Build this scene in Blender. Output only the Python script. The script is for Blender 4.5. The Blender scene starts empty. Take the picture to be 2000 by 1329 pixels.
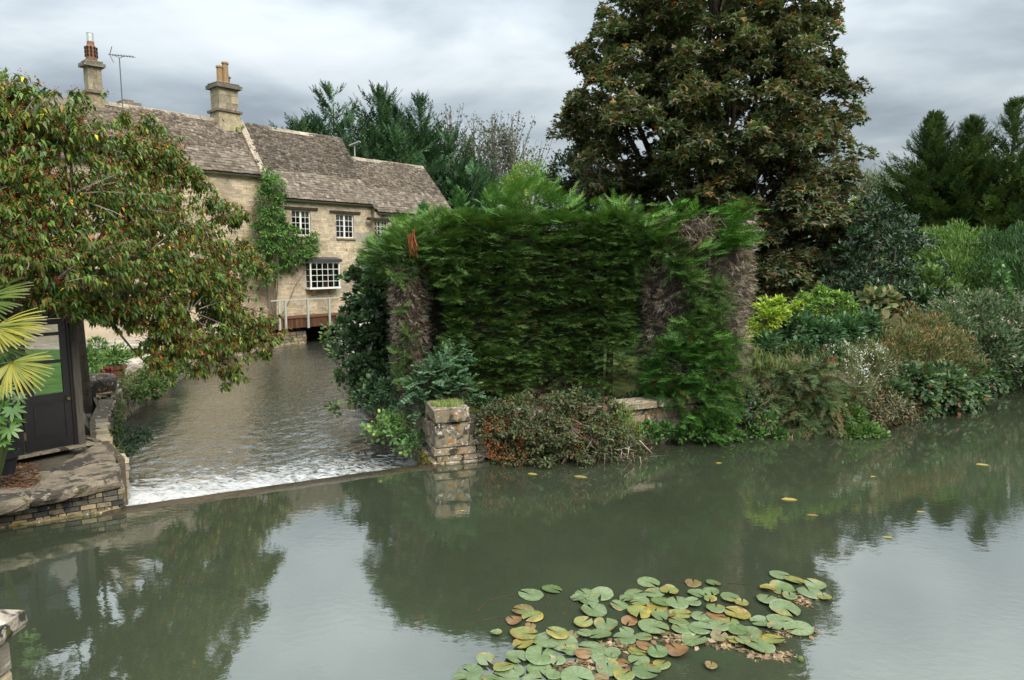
import bpy, math, random
import numpy as np
from mathutils import Matrix, Vector

# ------------------------------------------------------------------ scene, camera, light
S = bpy.context.scene
COL = S.collection
R = math.radians
F, PIT, CZ = 1333.33, R(6.82), 4.0

cam_d = bpy.data.cameras.new('camera'); cam = bpy.data.objects.new('camera', cam_d); COL.objects.link(cam)
cam.location = (0, 0, CZ); cam.rotation_euler = (R(90) - PIT, 0, 0)
cam_d.sensor_width = 36; cam_d.lens = 24; cam_d.clip_start = 0.1; cam_d.clip_end = 3000
S.camera = cam

SUN_AZ, SUN_EL = R(142), R(44)          # azimuth measured from +Y clockwise
world = bpy.data.worlds.new('World'); S.world = world; world.use_nodes = True
nt = world.node_tree; nt.nodes.clear()
def N(t, **k):
    n = nt.nodes.new(t)
    for a, b in k.items(): setattr(n, a, b)
    return n
out = N('ShaderNodeOutputWorld'); mixs = N('ShaderNodeMixShader'); mixs.inputs[0].default_value = 0.9
b1 = N('ShaderNodeBackground'); b1.inputs[1].default_value = 0.07
sky = N('ShaderNodeTexSky', sky_type='NISHITA', sun_disc=False, sun_elevation=SUN_EL, sun_rotation=SUN_AZ)
nt.links.new(sky.outputs[0], b1.inputs[0])
b2 = N('ShaderNodeBackground'); b2.inputs[1].default_value = 1.0
tc = N('ShaderNodeTexCoord'); sep = N('ShaderNodeSeparateXYZ'); nt.links.new(tc.outputs['Generated'], sep.inputs[0])
def M(op, a, b=None, c=None, clamp=False):
    n = N('ShaderNodeMath', operation=op, use_clamp=clamp)
    for i, v in enumerate((a, b, c)):
        if v is None: continue
        if isinstance(v, (int, float)): n.inputs[i].default_value = v
        else: nt.links.new(v, n.inputs[i])
    return n.outputs[0]
zc = M('MAXIMUM', sep.outputs[2], 0.0)
den = M('ADD', zc, 0.17)
comb = N('ShaderNodeCombineXYZ')
nt.links.new(M('DIVIDE', sep.outputs[0], den), comb.inputs[0]); nt.links.new(M('DIVIDE', sep.outputs[1], den), comb.inputs[1])
mp = N('ShaderNodeMapping'); mp.inputs['Location'].default_value = (1.7, 4.1, 0); mp.inputs['Rotation'].default_value = (0, 0, R(24)); mp.inputs['Scale'].default_value = (0.9, 1.05, 1)
nt.links.new(comb.outputs[0], mp.inputs[0])
n1 = N('ShaderNodeTexNoise'); n1.inputs['Scale'].default_value = 1.35; n1.inputs['Detail'].default_value = 7; n1.inputs['Roughness'].default_value = 0.52; n1.inputs['Distortion'].default_value = 0.25
n2 = N('ShaderNodeTexNoise'); n2.inputs['Scale'].default_value = 0.42; n2.inputs['Detail'].default_value = 3
nt.links.new(mp.outputs[0], n1.inputs[0]); nt.links.new(mp.outputs[0], n2.inputs[0])
cl = M('ADD', M('MULTIPLY', n1.outputs[0], 0.65), M('MULTIPLY', n2.outputs[0], 0.35))
ramp = N('ShaderNodeValToRGB'); e = ramp.color_ramp.elements
e[0].position = 0.38; e[0].color = (0.092, 0.105, 0.115, 1)
e[1].position = 0.63; e[1].color = (0.215, 0.226, 0.231, 1)
x = e.new(0.47); x.color = (0.136, 0.153, 0.163, 1)
x = e.new(0.56); x.color = (0.188, 0.203, 0.210, 1)
nt.links.new(cl, ramp.inputs[0])
# an overcast sky brightens towards the zenith
grad = M('ADD', 0.70, M('MULTIPLY', M('POWER', zc, 1.4), 6.8))
mul = N('ShaderNodeVectorMath', operation='SCALE'); nt.links.new(ramp.outputs[0], mul.inputs[0]); nt.links.new(grad, mul.inputs['Scale'])
nt.links.new(mul.outputs[0], b2.inputs[0])
nt.links.new(b1.outputs[0], mixs.inputs[1]); nt.links.new(b2.outputs[0], mixs.inputs[2]); nt.links.new(mixs.outputs[0], out.inputs[0])

sd = bpy.data.lights.new('sun', 'SUN'); sd.energy = 1.5; sd.angle = R(35); sd.color = (1, 0.91, 0.78)
so = bpy.data.objects.new('sun', sd); COL.objects.link(so)
sv = Vector((math.sin(SUN_AZ) * math.cos(SUN_EL), math.cos(SUN_AZ) * math.cos(SUN_EL), math.sin(SUN_EL)))
so.rotation_euler = sv.to_track_quat('Z', 'Y').to_euler(); so.location = (0, 0, 60)

S.view_settings.view_transform = 'Standard'; S.view_settings.look = 'None'
S.view_settings.exposure = 1.38; S.view_settings.gamma = 1.0; S.view_settings.use_curve_mapping = False
S.render.engine = 'CYCLES'
c = S.cycles; c.max_bounces = 6; c.diffuse_bounces = 3; c.glossy_bounces = 3; c.transmission_bounces = 4; c.transparent_max_bounces = 6
c.caustics_reflective = False; c.caustics_refractive = False; c.use_denoising = True; c.denoiser = 'OPENIMAGEDENOISE'; c.denoising_input_passes = 'RGB_ALBEDO_NORMAL'; c.denoising_prefilter = 'NONE'

# ------------------------------------------------------------------ helpers
rng = np.random.default_rng(7); random.seed(7)
def ray(px, py):
    x = (px - 1000) / F; y = -(py - 664.5) / F
    return np.array([x, math.cos(PIT) + y * math.sin(PIT), -math.sin(PIT) + y * math.cos(PIT)])
def P(px, py, Y):                       # the point seen at a photo pixel at depth Y
    d = ray(px, py); return np.array([0, 0, CZ]) + d * (Y / d[1])
def G(px, py, z=0.0):                   # the point seen at a photo pixel at height z
    d = ray(px, py); return np.array([0, 0, CZ]) + d * ((z - CZ) / d[2])
def nz(v): return v / np.maximum(np.linalg.norm(v, axis=-1, keepdims=True), 1e-9)
def rnd(n): return nz(rng.normal(size=(n, 3)))
def wob(p, f=1.0, seed=0.0):            # cheap smooth noise, about -1..1
    p = np.asarray(p) * f + seed
    return (np.sin(p[..., 0] * 1.7 + 1.3 * np.sin(p[..., 1] * 1.1 + seed)) + np.sin(p[..., 1] * 2.1 + 1.7 * np.sin(p[..., 2] * 1.3)) + np.sin(p[..., 2] * 1.9 + 1.1 * np.sin(p[..., 0] * 1.5 + 2.0))) / 3

def raw_mesh(name, V, Fc, C=None, smooth=False):
    """V (n,3), Fc list/array of faces, C (n,3) vertex colours"""
    me = bpy.data.meshes.new(name); V = np.asarray(V, dtype=np.float32)
    if isinstance(Fc, np.ndarray):
        k = Fc.shape[1]; nf = len(Fc)
        me.vertices.add(len(V)); me.vertices.foreach_set('co', V.ravel())
        me.loops.add(nf * k); me.loops.foreach_set('vertex_index', Fc.astype(np.int32).ravel())
        me.polygons.add(nf); me.polygons.foreach_set('loop_start', np.arange(0, nf * k, k, dtype=np.int32))
        me.update(calc_edges=True)
    else:
        me.from_pydata(V.tolist(), [], [tuple(f) for f in Fc]); me.update()
    if C is not None:
        a = me.attributes.new('col', 'FLOAT_COLOR', 'POINT')
        C = np.asarray(C, dtype=np.float32)
        if C.ndim == 1: C = np.tile(C, (len(V), 1))
        a.data.foreach_set('color', np.hstack([C[:, :3], np.ones((len(V), 1), np.float32)]).ravel())
    if smooth: me.polygons.foreach_set('use_smooth', np.ones(len(me.polygons), dtype=bool))
    return me
def link(name, me, mat=None, parent=None, kind=None, label=None, cat=None, group=None, loc=None):
    o = bpy.data.objects.new(name, me); COL.objects.link(o)
    if mat and not len(me.materials): me.materials.append(mat)
    if parent: o.parent = parent
    if loc is not None: o.location = loc
    if kind: o['kind'] = kind
    if label: o['label'] = label
    if cat: o['category'] = cat
    if group: o['group'] = group
    return o
def tagl(n_, label, cat): o = bpy.data.objects[n_]; o['label'] = label; o['category'] = cat
def thing(name, label, cat, loc=(0, 0, 0), rz=0.0, group=None):
    o = bpy.data.objects.new(name, None); COL.objects.link(o); o.location = loc; o.rotation_euler = (0, 0, rz)
    o.empty_display_size = 0.2
    o['label'] = label; o['category'] = cat; o['kind'] = 'thing'
    if group: o['group'] = group
    return o

class MB:
    """collects boxes, tubes and polygons into one mesh"""
    def __init__(s): s.v = []; s.f = []; s.c = []; s.n = 0
    def add(s, v, f, col):
        v = np.asarray(v, float); s.v.append(v); s.f += [tuple(i + s.n for i in q) for q in f]
        cc = np.asarray(col, float); s.c.append(np.tile(cc, (len(v), 1)) if cc.ndim == 1 else cc); s.n += len(v)
    def box(s, a, b, col, jit=0.0):
        (x0, y0, z0), (x1, y1, z1) = a, b
        v = np.array([(x0, y0, z0), (x1, y0, z0), (x1, y1, z0), (x0, y1, z0), (x0, y0, z1), (x1, y0, z1), (x1, y1, z1), (x0, y1, z1)], float)
        if jit: v += rng.uniform(-jit, jit, v.shape)
        s.add(v, [(0, 3, 2, 1), (4, 5, 6, 7), (0, 1, 5, 4), (1, 2, 6, 5), (2, 3, 7, 6), (3, 0, 4, 7)], col)
    def tube(s, pts, rad, col, k=6, cap=True):
        pts = np.asarray(pts, float); n = len(pts)
        rad = np.full(n, rad, float) if np.isscalar(rad) else np.asarray(rad, float)
        t = nz(np.gradient(pts, axis=0)); up = np.array([0, 0, 1.0]) if abs(t[0][2]) < 0.9 else np.array([1.0, 0, 0])
        a = nz(np.cross(np.tile(up, (n, 1)), t)); b = np.cross(t, a)
        th = np.arange(k) * 2 * math.pi / k
        V = pts[:, None] + rad[:, None, None] * (np.cos(th)[None, :, None] * a[:, None] + np.sin(th)[None, :, None] * b[:, None])
        f = [(i * k + j, i * k + (j + 1) % k, (i + 1) * k + (j + 1) % k, (i + 1) * k + j) for i in range(n - 1) for j in range(k)]
        if cap: f += [tuple(range(k))[::-1], tuple((n - 1) * k + j for j in range(k))]
        s.add(V.reshape(-1, 3), f, col)
    def lathe(s, prof, col, k=16, c=(0, 0, 0)):
        th = np.arange(k) * 2 * math.pi / k
        V = np.array([[(c[0] + r * math.cos(t), c[1] + r * math.sin(t), c[2] + z) for t in th] for r, z in prof]).reshape(-1, 3)
        f = [(i * k + j, i * k + (j + 1) % k, (i + 1) * k + (j + 1) % k, (i + 1) * k + j) for i in range(len(prof) - 1) for j in range(k)]
        f += [tuple(range(k))[::-1], tuple((len(prof) - 1) * k + j for j in range(k))]
        s.add(V, f, col)
    def prism(s, poly, z0, z1, col):
        n = len(poly); v = [(x, y, z0) for x, y in poly] + [(x, y, z1) for x, y in poly]
        s.add(v, [tuple(range(n))[::-1], tuple(range(n, 2 * n))] + [(i, (i + 1) % n, n + (i + 1) % n, n + i) for i in range(n)], col)
    def build(s, name, mat, parent=None, smooth=False, **k):
        return link(name, raw_mesh(name, np.vstack(s.v), s.f, np.vstack(s.c), smooth), mat, parent, **k)

# ------------------------------------------------------------------ materials
def new_mat(name):
    m = bpy.data.materials.new(name); m.use_nodes = True; t = m.node_tree; t.nodes.clear()
    o = t.nodes.new('ShaderNodeOutputMaterial'); return m, t, o
def noise(t, scale, detail=4, rough=0.55, vec=None, dist=0.0):
    n = t.nodes.new('ShaderNodeTexNoise'); n.inputs['Scale'].default_value = scale; n.inputs['Detail'].default_value = detail
    n.inputs['Roughness'].default_value = rough; n.inputs['Distortion'].default_value = dist
    if vec is not None: t.links.new(vec, n.inputs['Vector'])
    return n.outputs[0]
def rampn(t, src, stops):
    r = t.nodes.new('ShaderNodeValToRGB'); el = r.color_ramp.elements
    el[0].position = stops[0][0]; el[1].position = stops[-1][0]
    def c4(v): return (v, v, v, 1) if isinstance(v, (int, float)) else (*v, 1)
    el[0].color = c4(stops[0][1]); el[1].color = c4(stops[-1][1])
    for p, v in stops[1:-1]: q = el.new(p); q.color = c4(v)
    t.links.new(src, r.inputs[0]); return r.outputs[0]
def mixc(t, fac, a, b, mode='MIX'):
    n = t.nodes.new('ShaderNodeMix'); n.data_type = 'RGBA'; n.blend_type = mode
    for sock, v in ((n.inputs[0], fac), (n.inputs[6], a), (n.inputs[7], b)):
        if isinstance(v, (int, float)): sock.default_value = v
        elif isinstance(v, tuple): sock.default_value = (*v, 1)
        else: t.links.new(v, sock)
    return n.outputs[2]
def coords(t, world_space=True):
    if world_space: return t.nodes.new('ShaderNodeNewGeometry').outputs['Position']
    return t.nodes.new('ShaderNodeTexCoord').outputs['Object']
def surf(name, rough=0.85, spec=0.3, var=0.25, vscale=6.0, bump=0.4, bscale=25.0, objvar=0.0, spots=(), metal=0.0, stretch=None, bdist=0.02):
    """colour attribute x noise, bump, optional lichen spots [(scale, threshold, colour)]"""
    m, t, o = new_mat(name); p = t.nodes.new('ShaderNodeBsdfPrincipled')
    at = t.nodes.new('ShaderNodeAttribute'); at.attribute_name = 'col'
    pos = coords(t)
    if stretch:
        mpn = t.nodes.new('ShaderNodeMapping'); mpn.inputs['Scale'].default_value = stretch; t.links.new(pos, mpn.inputs[0]); pos = mpn.outputs[0]
    v = rampn(t, noise(t, vscale, 5, 0.6, pos), [(0.3, 1 - var), (0.7, 1 + var)])
    col = mixc(t, 1.0, at.outputs[0], v, 'MULTIPLY')
    if objvar:
        oi = t.nodes.new('ShaderNodeObjectInfo')
        col = mixc(t, 1.0, col, rampn(t, oi.outputs['Random'], [(0, (1 - objvar, 1 - objvar, 1 - objvar)), (0.5, (1.0, 0.98, 0.95)), (1, (1 + objvar, 1 + objvar * .95, 1 + objvar * .85))]), 'MULTIPLY')
    for sc, th, cc in spots:
        col = mixc(t, rampn(t, noise(t, sc, 3, 0.6, pos, 0.4), [(th, 0.0), (th + 0.05, 1.0)]), col, cc)
    t.links.new(col, p.inputs['Base Color'])
    p.inputs['Roughness'].default_value = rough; p.inputs['Specular IOR Level'].default_value = spec; p.inputs['Metallic'].default_value = metal
    if bump:
        b = t.nodes.new('ShaderNodeBump'); b.inputs['Strength'].default_value = bump; b.inputs['Distance'].default_value = bdist
        t.links.new(noise(t, bscale, 6, 0.65, pos), b.inputs['Height']); t.links.new(b.outputs[0], p.inputs['Normal'])
    t.links.new(p.outputs[0], o.inputs[0]); return m
def leafm(name, rough=0.5, spec=0.35, trans=0.25):
    m, t, o = new_mat(name); p = t.nodes.new('ShaderNodeBsdfPrincipled')
    at = t.nodes.new('ShaderNodeAttribute'); at.attribute_name = 'col'
    t.links.new(at.outputs[0], p.inputs['Base Color']); p.inputs['Roughness'].default_value = rough; p.inputs['Specular IOR Level'].default_value = spec
    tr = t.nodes.new('ShaderNodeBsdfTranslucent'); t.links.new(mixc(t, 1.0, at.outputs[0], (1.2, 1.35, 0.8), 'MULTIPLY'), tr.inputs[0])
    mx = t.nodes.new('ShaderNodeMixShader'); mx.inputs[0].default_value = trans
    t.links.new(p.outputs[0], mx.inputs[1]); t.links.new(tr.outputs[0], mx.inputs[2]); t.links.new(mx.outputs[0], o.inputs[0]); return m
LEAF = leafm('leaf'); GLOSSY = leafm('glossy_leaf', 0.32, 0.5, 0.15); SATIN = leafm('satin_leaf', 0.48, 0.3, 0.22); NEEDLE = leafm('needle', 0.65, 0.2, 0.12); DEAD = leafm('dead_twig', 0.9, 0.1, 0.0)
BARK = surf('bark', 0.95, 0.15, 0.35, 8, 0.7, 30)
ORANGE, PALE, MOSS, DARK = (0.33, 0.15, 0.025), (0.5, 0.48, 0.42), (0.09, 0.09, 0.02), (0.06, 0.055, 0.045)
STONE = surf('stone', 0.92, 0.2, 0.3, 5, 0.6, 28, 0.22, [(9, 0.64, PALE), (3, 0.66, DARK)])
LICHEN = surf('lichen_stone', 0.95, 0.15, 0.35, 7, 0.8, 40, 0.12, [(4.5, 0.55, DARK), (11, 0.6, PALE), (7, 0.61, ORANGE), (16, 0.66, PALE), (3.2, 0.64, MOSS)])
SLABM = surf('platform_stone', 0.9, 0.25, 0.4, 3.2, 1.0, 16, 0.1, [(2.2, 0.52, (0.07, 0.06, 0.05)), (9, 0.60, (0.30, 0.265, 0.20)), (5, 0.64, MOSS), (14, 0.66, (0.05, 0.045, 0.038))], bdist=0.05)
BRICKM = surf('brick', 0.9, 0.25, 0.3, 12, 0.5, 40, 0.3, [(4, 0.6, (0.035, 0.035, 0.035)), (14, 0.68, PALE)])
HSTONE = surf('house_stone', 0.95, 0.15, 0.28, 0.9, 0.5, 14, 0.0, [(3.0, 0.66, (0.27, 0.23, 0.18)), (0.8, 0.62, (0.36, 0.33, 0.28)), (1.7, 0.68, (0.20, 0.165, 0.12))])
SLATE = surf('stone_slate', 0.95, 0.15, 0.25, 4, 0.5, 16, 0.22, [(7, 0.69, (0.40, 0.37, 0.33)), (2.0, 0.68, (0.09, 0.08, 0.065))])
PAINT = surf('white_paint', 0.5, 0.4, 0.06, 8, 0.1, 30)
WOOD = surf('weathered_wood', 0.85, 0.2, 0.35, 5, 0.5, 20, 0.15, stretch=(6, 6, 0.6))
BLACKW = surf('black_paint', 0.4, 0.5, 0.2, 9, 0.15, 25)
METAL = surf('grey_metal', 0.5, 0.5, 0.15, 9, 0.1, 25, metal=0.6)
CLAY = surf('clay', 0.85, 0.25, 0.2, 9, 0.4, 35)
GROUNDM = surf('earth_and_grass', 0.95, 0.1, 0.4, 2.5, 0.8, 18)
PADM = surf('lily_leaf', 0.30, 0.6, 0.14, 14, 0.25, 22, 0.1, bdist=0.01)
def glass_mat():
    m, t, o = new_mat('window_glass'); g = t.nodes.new('ShaderNodeBsdfGlossy'); g.inputs['Roughness'].default_value = 0.03; g.inputs[0].default_value = (0.9, 0.95, 1, 1)
    tr = t.nodes.new('ShaderNodeBsdfTransparent'); tr.inputs[0].default_value = (0.75, 0.78, 0.78, 1)
    f = t.nodes.new('ShaderNodeFresnel'); f.inputs[0].default_value = 1.5
    mx = t.nodes.new('ShaderNodeMixShader'); t.links.new(f.outputs[0], mx.inputs[0]); t.links.new(tr.outputs[0], mx.inputs[1]); t.links.new(g.outputs[0], mx.inputs[2]); t.links.new(mx.outputs[0], o.inputs[0]); return m
GLASS = glass_mat()
def water_mat(name, base, lo, gain, power, bumps, foam=False):
    m, t, o = new_mat(name); pos = coords(t)
    d = t.nodes.new('ShaderNodeBsdfDiffuse'); g = t.nodes.new('ShaderNodeBsdfGlossy'); g.inputs['Roughness'].default_value = 0.03; g.inputs[0].default_value = (0.97, 0.97, 0.95, 1)
    col = mixc(t, rampn(t, noise(t, 0.35, 4, 0.6, pos), [(0.35, 0.0), (0.7, 1.0)]), base, tuple(v * 1.35 for v in base))
    t.links.new(col, d.inputs[0])
    lw = t.nodes.new('ShaderNodeLayerWeight'); lw.inputs[0].default_value = 0.5
    pw = t.nodes.new('ShaderNodeMath'); pw.operation = 'POWER'; t.links.new(lw.outputs['Facing'], pw.inputs[0]); pw.inputs[1].default_value = power
    ma = t.nodes.new('ShaderNodeMath'); ma.operation = 'MULTIPLY_ADD'; ma.use_clamp = True; t.links.new(pw.outputs[0], ma.inputs[0]); ma.inputs[1].default_value = gain; ma.inputs[2].default_value = lo
    last = None
    for sc, strength, stretch in bumps:
        b = t.nodes.new('ShaderNodeBump'); b.inputs['Strength'].default_value = strength; b.inputs['Distance'].default_value = 0.05
        mpn = t.nodes.new('ShaderNodeMapping'); mpn.inputs['Scale'].default_value = stretch; mpn.inputs['Rotation'].default_value = (0, 0, R(12)); t.links.new(pos, mpn.inputs[0])
        t.links.new(noise(t, sc, 3, 0.5, mpn.outputs[0]), b.inputs['Height'])
        if last is not None: t.links.new(last, b.inputs['Normal'])
        last = b.outputs[0]
    t.links.new(last, g.inputs['Normal'])
    mx = t.nodes.new('ShaderNodeMixShader'); t.links.new(ma.outputs[0], mx.inputs[0]); t.links.new(d.outputs[0], mx.inputs[1]); t.links.new(g.outputs[0], mx.inputs[2])
    res = mx.outputs[0]
    if foam:
        at = t.nodes.new('ShaderNodeAttribute'); at.attribute_name = 'col'
        sp = t.nodes.new('ShaderNodeSeparateColor'); t.links.new(at.outputs[0], sp.inputs[0])
        mpn = t.nodes.new('ShaderNodeMapping'); mpn.inputs['Rotation'].default_value = (0, 0, R(-22)); mpn.inputs['Scale'].default_value = (0.8, 1.9, 1); t.links.new(pos, mpn.inputs[0])
        nn = noise(t, 3.6, 7, 0.62, mpn.outputs[0], 1.6)
        ad = t.nodes.new('ShaderNodeMath'); ad.operation = 'ADD'; t.links.new(nn, ad.inputs[0]); t.links.new(sp.outputs[0], ad.inputs[1])
        fd = t.nodes.new('ShaderNodeBsdfDiffuse'); fd.inputs[0].default_value = (0.66, 0.67, 0.67, 1)
        m2 = t.nodes.new('ShaderNodeMixShader'); t.links.new(rampn(t, ad.outputs[0], [(0.66, 0.0), (0.75, 0.4), (0.95, 0.9)]), m2.inputs[0])
        t.links.new(res, m2.inputs[1]); t.links.new(fd.outputs[0], m2.inputs[2]); res = m2.outputs[0]
    t.links.new(res, o.inputs[0]); return m
RIVER = water_mat('river_water', (0.038, 0.046, 0.028), 0.05, 0.78, 1.7, [(1.3, 0.035, (1, 1, 1)), (7.0, 0.018, (1, 1.6, 1))])
RACE = water_mat('race_water', (0.034, 0.038, 0.029), 0.03, 0.72, 2.0, [(3.0, 0.25, (1, 1.7, 1)), (11.0, 0.3, (1, 1.5, 1))], True)

# ------------------------------------------------------------------ ground and water
PC = G(853, 908)[:2]                                   # river corner of the stone pier
PL = np.array((-1.77, 14.0))
WL, WR = G(243, 993)[:2], np.array((-1.72, 12.9))      # ends of the weir crest
race_left = [tuple(WL), (-7.0, 12.0), (-8.0, 13.2), (-9.0, 14.8), (-10.1, 17), (-11.1, 19.5), (-12.1, 23.5), (-12.6, 27), (-12.6, 31), (-12.0, 35.3)]
race_right = [tuple(WR), (-1.9, 14.0), (-2.7, 15.6), (-5.1, 22.2), (-7.4, 29), (-9.0, 35), (-9.4, 38.2)]
race_poly = race_left + [(-13.5, 40), (-10.5, 42)] + race_right[::-1]
shore = [tuple(WR), tuple(PC), tuple(G(945, 899)[:2]), tuple(G(1130, 885)[:2]), tuple(G(1280, 868)[:2]), (5.1, 15.2), (8.4, 15.3), (9.7, 16.4), (11.6, 17.9), (14.5, 20.6), (17.4, 23.1), (21.5, 26.8), (30, 33), (62, 46)]
river_poly = [tuple(WL)] + shore + [(70, 36), (38, 18), (29, 6), (28, -14), (-16, -14), (-16, 5.2), (-9.4, 9.0), (-7.67, 9.83)]
def seg_dist(X, Y, poly, closed=True):
    d = np.full(X.shape, 1e9); n = len(poly)
    for i in range(n if closed else n - 1):
        ax, ay = poly[i]; bx, by = poly[(i + 1) % n]; dx, dy = bx - ax, by - ay
        t = np.clip(((X - ax) * dx + (Y - ay) * dy) / (dx * dx + dy * dy + 1e-12), 0, 1)
        d = np.minimum(d, np.hypot(X - ax - t * dx, Y - ay - t * dy))
    return d
def inside(X, Y, poly):
    r = np.zeros(X.shape, bool); n = len(poly)
    for i in range(n):
        ax, ay = poly[i]; bx, by = poly[(i + 1) % n]
        with np.errstate(divide='ignore', invalid='ignore'):
            r ^= ((ay > Y) != (by > Y)) & (X < (bx - ax) * (Y - ay) / (by - ay) + ax)
    return r
def bank_z(X, Y):
    X = np.asarray(X, float); Y = np.asarray(Y, float)
    w = inside(X, Y, river_poly) | inside(X, Y, race_poly)
    d = np.minimum(seg_dist(X, Y, river_poly), seg_dist(X, Y, race_poly))
    land = 0.62 + 0.12 * np.sin(X * .31 + 1) * np.cos(Y * .27) + np.clip((Y - 26) * .012, 0, 0.8)
    land = np.where((X < -6) & (Y > 9) & (Y < 34), 0.5, land)
    land = np.where((X < -6) & (X > -14) & (Y > 9) & (Y < 14.6), 0.40, land)
    s = np.clip((d - 0.12) / 0.5, 0, 1); s = s * s * (3 - 2 * s)
    return np.where(w, -1.5, -1.1 + (land + 1.1) * s)
gx = np.unique(np.concatenate([np.linspace(-600, -40, 15), np.linspace(-40, -17, 16), np.arange(-17, 20, 0.34), np.linspace(20, 45, 26), np.linspace(45, 600, 15)]))
gy = np.unique(np.concatenate([np.linspace(-200, -14, 8), np.linspace(-14, 8, 20), np.arange(8, 31, 0.34), np.linspace(31, 60, 40), np.linspace(60, 900, 20)]))
GX, GY = np.meshgrid(gx, gy); GZ = bank_z(GX, GY)
nx, ny = len(gx), len(gy)
ii = (np.arange(ny - 1)[:, None] * nx + np.arange(nx - 1)[None]).ravel()
gf = np.stack([ii, ii + 1, ii + nx + 1, ii + nx], 1)
gv = np.stack([GX.ravel(), GY.ravel(), GZ.ravel()], 1)
grass = np.array([0.075, 0.10, 0.030]); earth = np.array([0.075, 0.06, 0.04]); paving = np.array([0.38, 0.33, 0.27]); lawn = np.array([0.07, 0.14, 0.022]); dry = np.array([0.20, 0.20, 0.07])
gc = np.tile(grass, (len(gv), 1)) * (1 + 0.25 * wob(gv, 0.8)[:, None])
gc[(gv[:, 2] < 0.3)] = earth
isl = (gv[:, 0] > -4) & (gv[:, 0] < 4.6) & (gv[:, 1] > 15.3) & (gv[:, 1] < 25) & (gv[:, 2] > .45); gc[isl] = dry * (1 + 0.2 * wob(gv[isl] * 3, 1.1)[:, None])
left = (gv[:, 0] < -7) & (gv[:, 1] > 12) & (gv[:, 1] < 36) & (gv[:, 2] > 0.3)
dr = seg_dist(gv[:, 0], gv[:, 1], race_left, False)
gc[left] = lawn * (1 + 0.15 * wob(gv[left], 2.0)[:, None])
gc[left & (dr < 1.2)] = paving
gc[left & (gv[:, 1] > 26.3)] = paving
gc[(gv[:, 0] < -5.5) & (gv[:, 0] > -16) & (gv[:, 1] > 8) & (gv[:, 1] < 15.2)] = (.11, .095, .07)
farl = (gv[:, 1] > 22) & (gv[:, 0] > 0); gc[farl] = (.05, .07, .025)
link('ground', raw_mesh('ground', gv, gf, gc, True), GROUNDM, kind='structure')

def sheet(name, poly, z, mat):
    b = MB(); b.add([(x, y, z) for x, y in poly], [tuple(range(len(poly)))], (0, 0, 0))
    return b.build(name, mat, kind='structure')
wd = nz(WR - WL); wn = np.array([-wd[1], wd[0]])        # along the crest / downstream
riv = sheet('river_water', river_poly, 0.0, RIVER)
# lower race: a grid with waves and a foam attribute
rx = np.arange(-16, 0, 0.07); ry = np.arange(10.0, 42.5, 0.09)
RX, RY = np.meshgrid(rx, ry)
grow = inside(RX, RY, race_poly) | (seg_dist(RX, RY, race_poly) < 0.35)
down = (RX - WL[0]) * wn[0] + (RY - WL[1]) * wn[1]      # metres below the crest
along = (RX - WL[0]) * wd[0] + (RY - WL[1]) * wd[1]
grow &= down > -0.02
turb = np.exp(-np.clip(down, 0, 50) / 4.0)
def ridge(x, y, s): return np.sin(x + 1.3 * np.sin(y * .7 + s) + s) * np.cos(y * 1.2 + 0.9 * np.sin(x * .8 + s * 2))
q1, q2 = along, down
RZ = -0.45 + (0.004 + 0.022 * turb) * ridge(q1 * 3.4 + q2, q2 * 4.6 - q1 * .6, 1.0) + (0.005 + 0.018 * turb) * ridge(q1 * 8.3 - q2 * 1.7 + 2, q2 * 10.5, 4.0) + (0.003 + 0.014 * turb) * ridge(q1 * 17 + q2 * 6, q2 * 22 - q1 * 3, 2.2) + (0.002 + 0.008 * turb) * rng.normal(0, 1, RX.shape)
fall = np.clip(1 - down / 0.55, 0, 1) ** 1.4; RZ = RZ + fall * 0.43
foam = 0.26 * np.exp(-((down - 1.6) / 1.25) ** 2) * (0.65 + 0.55 * np.clip(1 - along / 4.5, 0, 1)) + 0.13 * np.exp(-np.clip(down, 0, 60) / 5.0) + 0.12 * (RZ + 0.45) * turb * 6 - 0.02
foam += 0.10 * np.exp(-(along / .8) ** 2) * np.exp(-down / 2.5)
idx = -np.ones(RX.shape, int); idx[grow] = np.arange(grow.sum())
qa = np.stack([idx[:-1, :-1], idx[:-1, 1:], idx[1:, 1:], idx[1:, :-1]], -1).reshape(-1, 4); qa = qa[(qa >= 0).all(1)]
link('mill_race_water', raw_mesh('mill_race_water', np.stack([RX[grow], RY[grow], RZ[grow]], 1), qa, np.stack([foam[grow]] * 3, 1), True), RACE, kind='structure')
# weir crest, just under the water on the river side and lipped on the race side
b = MB(); L = np.linalg.norm(WR - WL)
def wp(a, d, z): p = WL + wd * a + wn * d; return (p[0], p[1], z)
n = 24; v = []
for i in range(n + 1):
    a = -0.3 + (L + 0.6) * i / n; j = 0.012 * math.sin(i * 1.9)
    v += [wp(a, -0.42 + j * 3, -0.03), wp(a, -0.26 + j * 2, 0.006 + j * .1), wp(a, 0.02, 0.022 + j * .3), wp(a, 0.05, -0.6), wp(a, -0.2, -0.6)]
f = [(i * 5 + k, i * 5 + (k + 1) % 5, i * 5 + 5 + (k + 1) % 5, i * 5 + 5 + k) for i in range(n) for k in range(5)]
b.add(v, f, (0.060, 0.047, 0.030)); w = b.build('weir', surf('wet_stone', 0.25, 0.6, 0.4, 7, 0.5, 20), label='long low weir sill of dark wet stone between platform and pier', cat='weir', smooth=True)

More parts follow.
